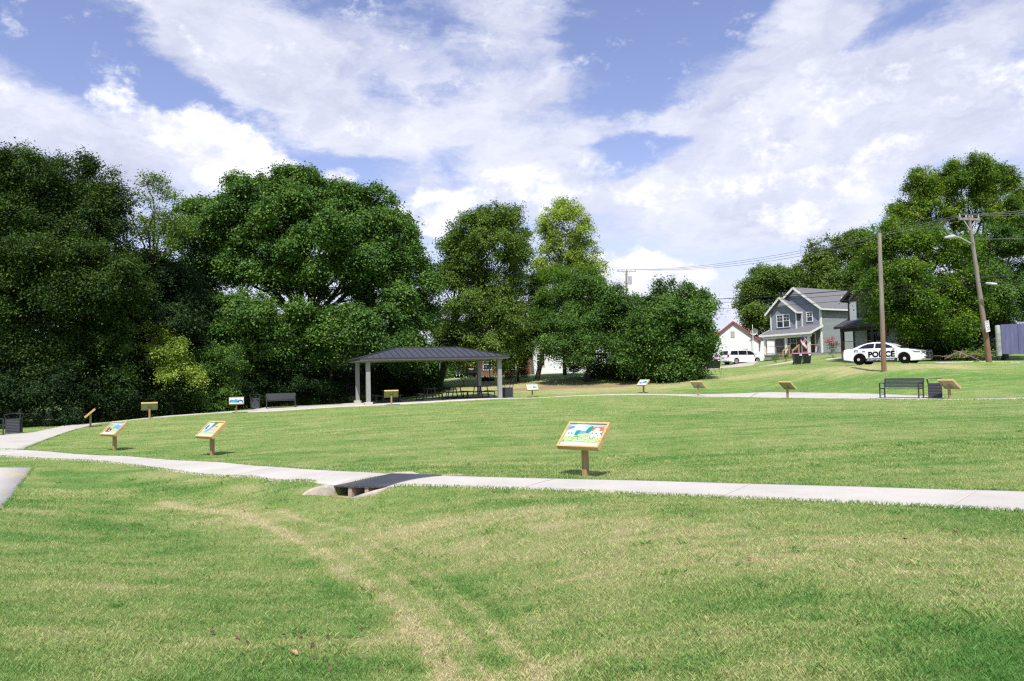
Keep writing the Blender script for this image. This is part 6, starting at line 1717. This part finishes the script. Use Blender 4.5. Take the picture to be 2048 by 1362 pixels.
def crossarm(t, c, ax, L, n_ins):
    m = MB(); m.bar(c - ax * L / 2, c + ax * L / 2, 0.11, 0.13); ca = m.build('crossarm', upole_m if n_ins < 5 else galv, t)
    m = MB(); m.bar(c + ax * 0.5, c + Vector((0, 0, -0.65)), 0.04); m.bar(c - ax * 0.5, c + Vector((0, 0, -0.65)), 0.04); m.build('crossarm_brace', galv, ca)
    out_ = []
    for i in range(n_ins):
        q = c + ax * (L * (-0.46 + 0.92 * i / (n_ins - 1)))
        m = MB(); m.tube([q + Vector((0, 0, 0.05)), q + Vector((0, 0, 0.12)), q + Vector((0, 0, 0.17)), q + Vector((0, 0, 0.26))], [0.03, 0.055, 0.04, 0.045], 8); m.build('insulator', ins_m, ca)
        out_.append(q + Vector((0, 0, 0.24)))
    return out_
A2 = crossarm(P2, v2 * 0.975, AX, 1.62, 4)
la, lm, lh = Vector(at(1946, 489, 45.2) - b2), Vector(at(1921, 475.5, 44.5) - b2), Vector(at(1909, 472.5, 44.2) - b2)
m = MB(); m.tube([la, la.lerp(lm, .6), lm, lh], 0.045, 8); arm = m.build('lamp_arm', galv, P2)
lt = Vector(at(1889, 475, 43.8) - b2); ld = (lt - lh).normalized()
m = MB(); m.tube([lh - ld * 0.1, lh + ld * 0.08, lh + ld * 0.3, lt], [0.05, 0.11, 0.12, 0.05], 10); m.build('lamp_head', galv, arm)
b3 = at(1252, 756, 92); t3 = at(1253, 541, 92)
P3, v3 = pole('far utility pole whose crossarm shows above the bank trees', b3, t3, 0.17, 0.12)
A3 = crossarm(P3, v3 * 1.0 - Vector((0, 0, 0.1)), Vector((0.97, 0.24, 0)), 2.5, 5)
m = MB(); m.tube([v3 * 0.93 + Vector((0.42, -0.1, -0.8)), v3 * 0.93 + Vector((0.42, -0.1, 0.2))], 0.22, 12); m.build('transformer', galv, P3)
wire_m = simple('black_wire', (0.02, 0.02, 0.022), 0.6); alu_m = simple('grey_wire', (0.16, 0.16, 0.17), 0.5)
def wire(label, a, b_, sag, r, mat, n=28, group='power lines over the lawn edge'):
    a = Vector(a); b_ = Vector(b_)
    pts = []
    for i in range(n + 1):
        u = i / n
        p = a.lerp(b_, u); p.z -= sag * 4 * u * (1 - u)
        pts.append(p - a)
    m = MB(); m.tube(pts, r, 5, caps=False)
    o = m.build('power_line', mat, None, fix=False); o.location = a
    return tag(o, label, 'wire', group)
B2 = Vector(b2); B3 = Vector(b3)
for i, (j, k) in enumerate(((0, 0), (1, 2), (3, 4))):
    wire(['thin upper wire from the leaning pole to the far pole, left of three', 'thin upper wire from the leaning pole to the far pole, middle of three', 'thin upper wire from the leaning pole to the far pole, right of three'][i], B2 + A2[j], B3 + A3[k], 1.0 + 0.07 * i, 0.016, alu_m)
    e = at(2330, 372 + 9 * i, 38.5)
    wire(['upper wire running off the right edge from the leaning pole, highest', 'upper wire running off the right edge from the leaning pole, middle', 'upper wire running off the right edge from the leaning pole, lowest'][i], B2 + A2[j], e, 0.3, 0.014, alu_m)
c0 = B2 + v2 * 0.585
for i, (dz, r_, ye, sg) in enumerate(((0.0, 0.032, 599, 0.55), (-0.28, 0.018, 604, 0.6), (-0.55, 0.018, 613, 0.75))):
    wire(['thick black cable crossing in front of the grey house roof, highest of three', 'black cable crossing in front of the grey house roof, middle of three', 'black cable crossing in front of the grey house roof, lowest of three'][i], c0 + Vector((0, 0, dz)), at(1253, ye, 92), sg, r_, wire_m, group='black cables before the houses')
wire('black cable running right from the leaning pole into the dark tree, upper', c0, at(2300, 520, 40), 0.25, 0.026, wire_m, group='black cables before the houses')
wire('black cable running right from the leaning pole into the dark tree, lower, with grey sleeve', c0 + Vector((0, 0, -0.28)), at(2300, 575, 40), 0.1, 0.018, wire_m, group='black cables before the houses')
wire('thin service wire above the bright tree, right of the leaning pole', B2 + v2 * 0.84, at(2300, 452, 42), 0.2, 0.012, alu_m)
s0 = Vector(at(1971, 566.3, 44.6)); s1 = Vector(at(1995, 568.5, 44.2))
m = MB(); m.tube([Vector((0, 0, 0)), (s1 - s0) * 0.1, (s1 - s0) * 0.9, s1 - s0], [0.02, 0.075, 0.075, 0.02], 8); o = m.build('cable_sleeve', galv); o.location = s0
tag(o, 'pale grey splice sleeve on the cable right of the leaning pole', 'cable sleeve')
# road sign on the leaning pole
sg = at(1975.5, 652.5, 44.95)
t = thing('speed_sign', 'white SPEED LIMIT 20 sign fixed to the leaning pole', 'road sign', tuple(sg), R(28))
t.rotation_euler = (0, R(-8), R(28))
m = MB(); m.box((0, 0.015, 0), (0.46, 0.012, 0.70)); m.build('sign_plate', simple('sign_white', (0.75, 0.76, 0.75), 0.4), t, 0.004)
m = MB()
for txt, size, z in (('SPEED', 0.13, 0.25), ('LIMIT', 0.13, 0.11), ('20', 0.36, -0.14)):
    vs, fs = text_faces(txt, size); m.add([(q_[0] * 0.95, 0.0055, z + q_[1]) for q_ in vs], fs)
m.build('lettering', black_p, t, fix=False)
m = MB()
for (a, b_) in (((-0.215, -0.335), (0.215, -0.335)), ((-0.215, 0.335), (0.215, 0.335)), ((-0.215, -0.335), (-0.215, 0.335)), ((0.215, -0.335), (0.215, 0.335))): m.bar((a[0], 0.006, a[1]), (b_[0], 0.006, b_[1]), 0.010, 0.004)
m.build('sign_border', black_p, t)

# ------------------------------------------------------------------ flags
blue_m = simple('flag_blue', (0.03, 0.04, 0.18), 0.8); fred = simple('flag_red', (0.42, 0.03, 0.05), 0.8); fwh = simple('flag_white', (0.70, 0.69, 0.70), 0.8)
def flag(label, p, rz, swing):
    t = thing('flag', label, 'flag', tuple(p), R(rz), 'striped flags on the porches')
    m = MB(); m.tube([(0, 0.35, -0.45), (0, -0.9, 0.65)], 0.018, 8); m.build('flag_pole', trim_m, t)
    m = MB(); nu, nv_ = 14, 13
    def pt(u, v):
        # hoist runs down the pole, cloth hangs from it
        hx = Vector((0, -0.88, 0.63)).lerp(Vector((0, -0.28, 0.10)), v)
        return hx + Vector((0.10 * math.sin(u * 7 + v * 2) + swing * u, -0.10 * u + 0.05 * math.sin(u * 9 + v), -1.0 * u))
    for i in range(nu):
        for j in range(nv_):
            mi = 2 if (i < nu * 0.42 and j < 7) else (0 if j % 2 == 0 else 1)
            m.add([pt(i / nu, j / nv_), pt((i + 1) / nu, j / nv_), pt((i + 1) / nu, (j + 1) / nv_), pt(i / nu, (j + 1) / nv_)], [(0, 1, 2, 3)], mi)
    m.build('flag_cloth', [fred, fwh, blue_m], t, fix=False)
flag('striped flag hanging from the white porch column of the grey house', at(1617, 681, 77.3), -75, 0.1)
flag('striped flag above the roof of the police car on the dark-trimmed porch', at(1781, 667, 61), -50, 0.2)
flag('dim striped flag in the shade left of the leaning pole', at(1899, 652, 73), -30, -0.5)

# ------------------------------------------------------------------ fence panels, brush pile, chain-link, drums
pur_m, nt, b = newmat('faded_purple_boards')
o_ = nt.obj()
c = nt.ramp(nt.noise(nt.vm('MULTIPLY', o_, (4.0, 4.0, 0.5)), 1.0, 5.0, 0.65), [(0.3, (0.070, 0.073, 0.165)), (0.7, (0.125, 0.132, 0.245))])
nt.link(c, b.inputs['Base Color']); b.inputs['Roughness'].default_value = 0.85
fz = at(2004, 705.5, 56)
t = thing('board_fence', 'tall faded purple board fence at the right edge', 'fence', tuple(fz), R(-4))
for i in range(5):
    m = MB(); x0 = i * 0.62
    m.box((x0 + 0.305, 0.02 * (i % 2), 1.02), (0.605, 0.04, 2.25 + 0.03 * (i % 3))); m.build('fence_board', pur_m, t, 0.004)
m = MB(); m.bar((0, 0.08, 0.4), (3.2, 0.08, 0.4), 0.05, 0.09); m.build('fence_rail', raw_m, t)
m = MB(); m.bar((0, 0.08, 1.7), (3.2, 0.08, 1.7), 0.05, 0.09); m.build('fence_rail', raw_m, t)
pz_ = at(1998, 706.5, 55.2)
t = thing('gate_post', 'pale greenish post standing left of the purple fence', 'post', tuple(pz_))
m = MB(); m.tube([(0, 0, -0.2), (0, 0, 1.4), (0, 0, 2.05), (0, 0, 2.1)], [0.19, 0.18, 0.17, 0.12], 12); m.build('shaft', simple('pale_green_paint', (0.26, 0.30, 0.26), 0.8, 0, 0.3, 3.0), t)
bp_ = at(1938, 716.5, 55)
t = thing('brush_pile', 'heap of cut branches left of the leaning pole foot', 'brush pile', tuple(bp_))
rb = np.random.default_rng(8); m = MB()
for i in range(42):
    a = rb.uniform(0, 2 * PI); c_ = Vector((rb.normal(0, 0.75), rb.normal(0, 0.5), rb.uniform(0.05, 0.45)))
    dv_ = Vector((math.cos(a), math.sin(a) * 0.6, rb.uniform(-0.1, 0.45))) * rb.uniform(0.4, 0.95)
    m.tube([c_ - dv_, c_ + Vector((0, 0, 0.08)), c_ + dv_], [0.022, 0.016, 0.006], 5)
m.build('branch', simple('cut_branch', (0.26, 0.20, 0.14), 0.9), t, fix=False)
V, F, P = leaf_cloud([(np.array([0.0, 0.1, 0.15]), 1.15, 0.8, 0.5)], rb, 'shrub', 0.5)
V = V.reshape(-1, 4, 3); V = V[V[:, :, 2].min(1) > 0]; np_mesh('foliage', V.reshape(-1, 3), np.arange(len(V) * 4, dtype=np.int32).reshape(-1, 4), L_OLIVE, t)

f0, f1_ = at(880, 762, 66.5), at(1030, 757, 66.0)
t = thing('chain_link_fence', 'grey chain-link fence on posts behind the shelter', 'fence', (f0[0], f0[1], gz(f0[0], f0[1])))
fd_ = Vector((f1_ - f0)[:3]); fd_.z = 0; Lf = fd_.length; fd_.normalize()
def fzz(u): 
    q = f0[:2] + np.array(fd_[:2]) * u
    return gz(q[0], q[1]) - gz(f0[0], f0[1])
FH = 2.0
for u in np.linspace(0, Lf, 4):
    m = MB(); m.tube([tuple(fd_ * u + Vector((0, 0, fzz(u) - 0.2))), tuple(fd_ * u + Vector((0, 0, fzz(u) + FH + 0.05)))], 0.045, 8); m.build('fence_post', galv, t)
m = MB(); m.tube([tuple(fd_ * u + Vector((0, 0, fzz(u) + FH))) for u in np.linspace(0, Lf, 9)], 0.025, 6); m.build('top_rail', galv, t)
m = MB(); st_ = 0.17; k = int((Lf + FH) / st_)
for i in range(k):
    for sg_ in (1, -1):
        pts = []
        u0 = i * st_ - FH
        for (u, z) in ((u0, 0), (u0 + FH, FH)) if sg_ > 0 else ((u0 + FH, 0), (u0, FH)):
            pts.append([u, z])
        (ua, za_), (ub, zb_) = pts
        # clip to the fence length
        def cl(u1, z1, u2, z2):
            if u1 < 0: z1 += (0 - u1) * (z2 - z1) / (u2 - u1); u1 = 0
            if u1 > Lf: z1 += (Lf - u1) * (z2 - z1) / (u2 - u1); u1 = Lf
            return u1, z1
        ca, cb = cl(ua, za_, ub, zb_), cl(ub, zb_, ua, za_)
        if abs(ca[0] - cb[0]) < 0.05: continue
        m.bar(fd_ * ca[0] + Vector((0, 0, fzz(ca[0]) + ca[1])), fd_ * cb[0] + Vector((0, 0, fzz(cb[0]) + cb[1])), 0.009)
m.build('wire_mesh', galv, t, fix=False)
for i, (px, py, lbl) in enumerate(((970, 761.5, 'black drainage drum with orange cap behind the shelter, left of a fence post'), (983, 761, 'black drainage drum behind the shelter, right of a fence post'))):
    p = at(px, py, 64.5)
    t = thing('black_drum', lbl, 'drum', (p[0], p[1], gz(p[0], p[1])), R(20 if i == 0 else 70), 'black drums behind the shelter')
    m = MB(); L_ = 0.36
    m.tube([(-L_ + 0.066 * k_, 0, 0.19) for k_ in range(12)], [0.185 if k_ % 2 else 0.165 for k_ in range(12)], 16); m.build('drum_body', cart_m, t)
    if i == 0:
        m = MB(); m.tube([(0.0, 0, 0.355), (0.0, 0, 0.44)], [0.11, 0.08], 10); m.build('cap', simple('orange_plastic', (0.6, 0.22, 0.05), 0.5), t)

# pink flower heads of the crepe myrtle
for o in [o for o in bpy.data.objects if o.name.startswith('crepe_myrtle')]:
    rb = np.random.default_rng(2); d_ = 71.5
    LBf = [(at(x, y, d_) - np.array(o.location), 0.16, 0.16, 0.12) for x, y in ((1655, 681.5), (1660, 684), (1669, 685), (1671.5, 687), (1664, 677))]
    V, F, P = leaf_cloud(LBf, rb, 'needle', 1.0)
    np_mesh('blossom', V, F, leaf_mat('pink_petals', (0.35, 0.09, 0.14), (0.5, 0.16, 0.22), (0.6, 0.28, 0.32)), o)
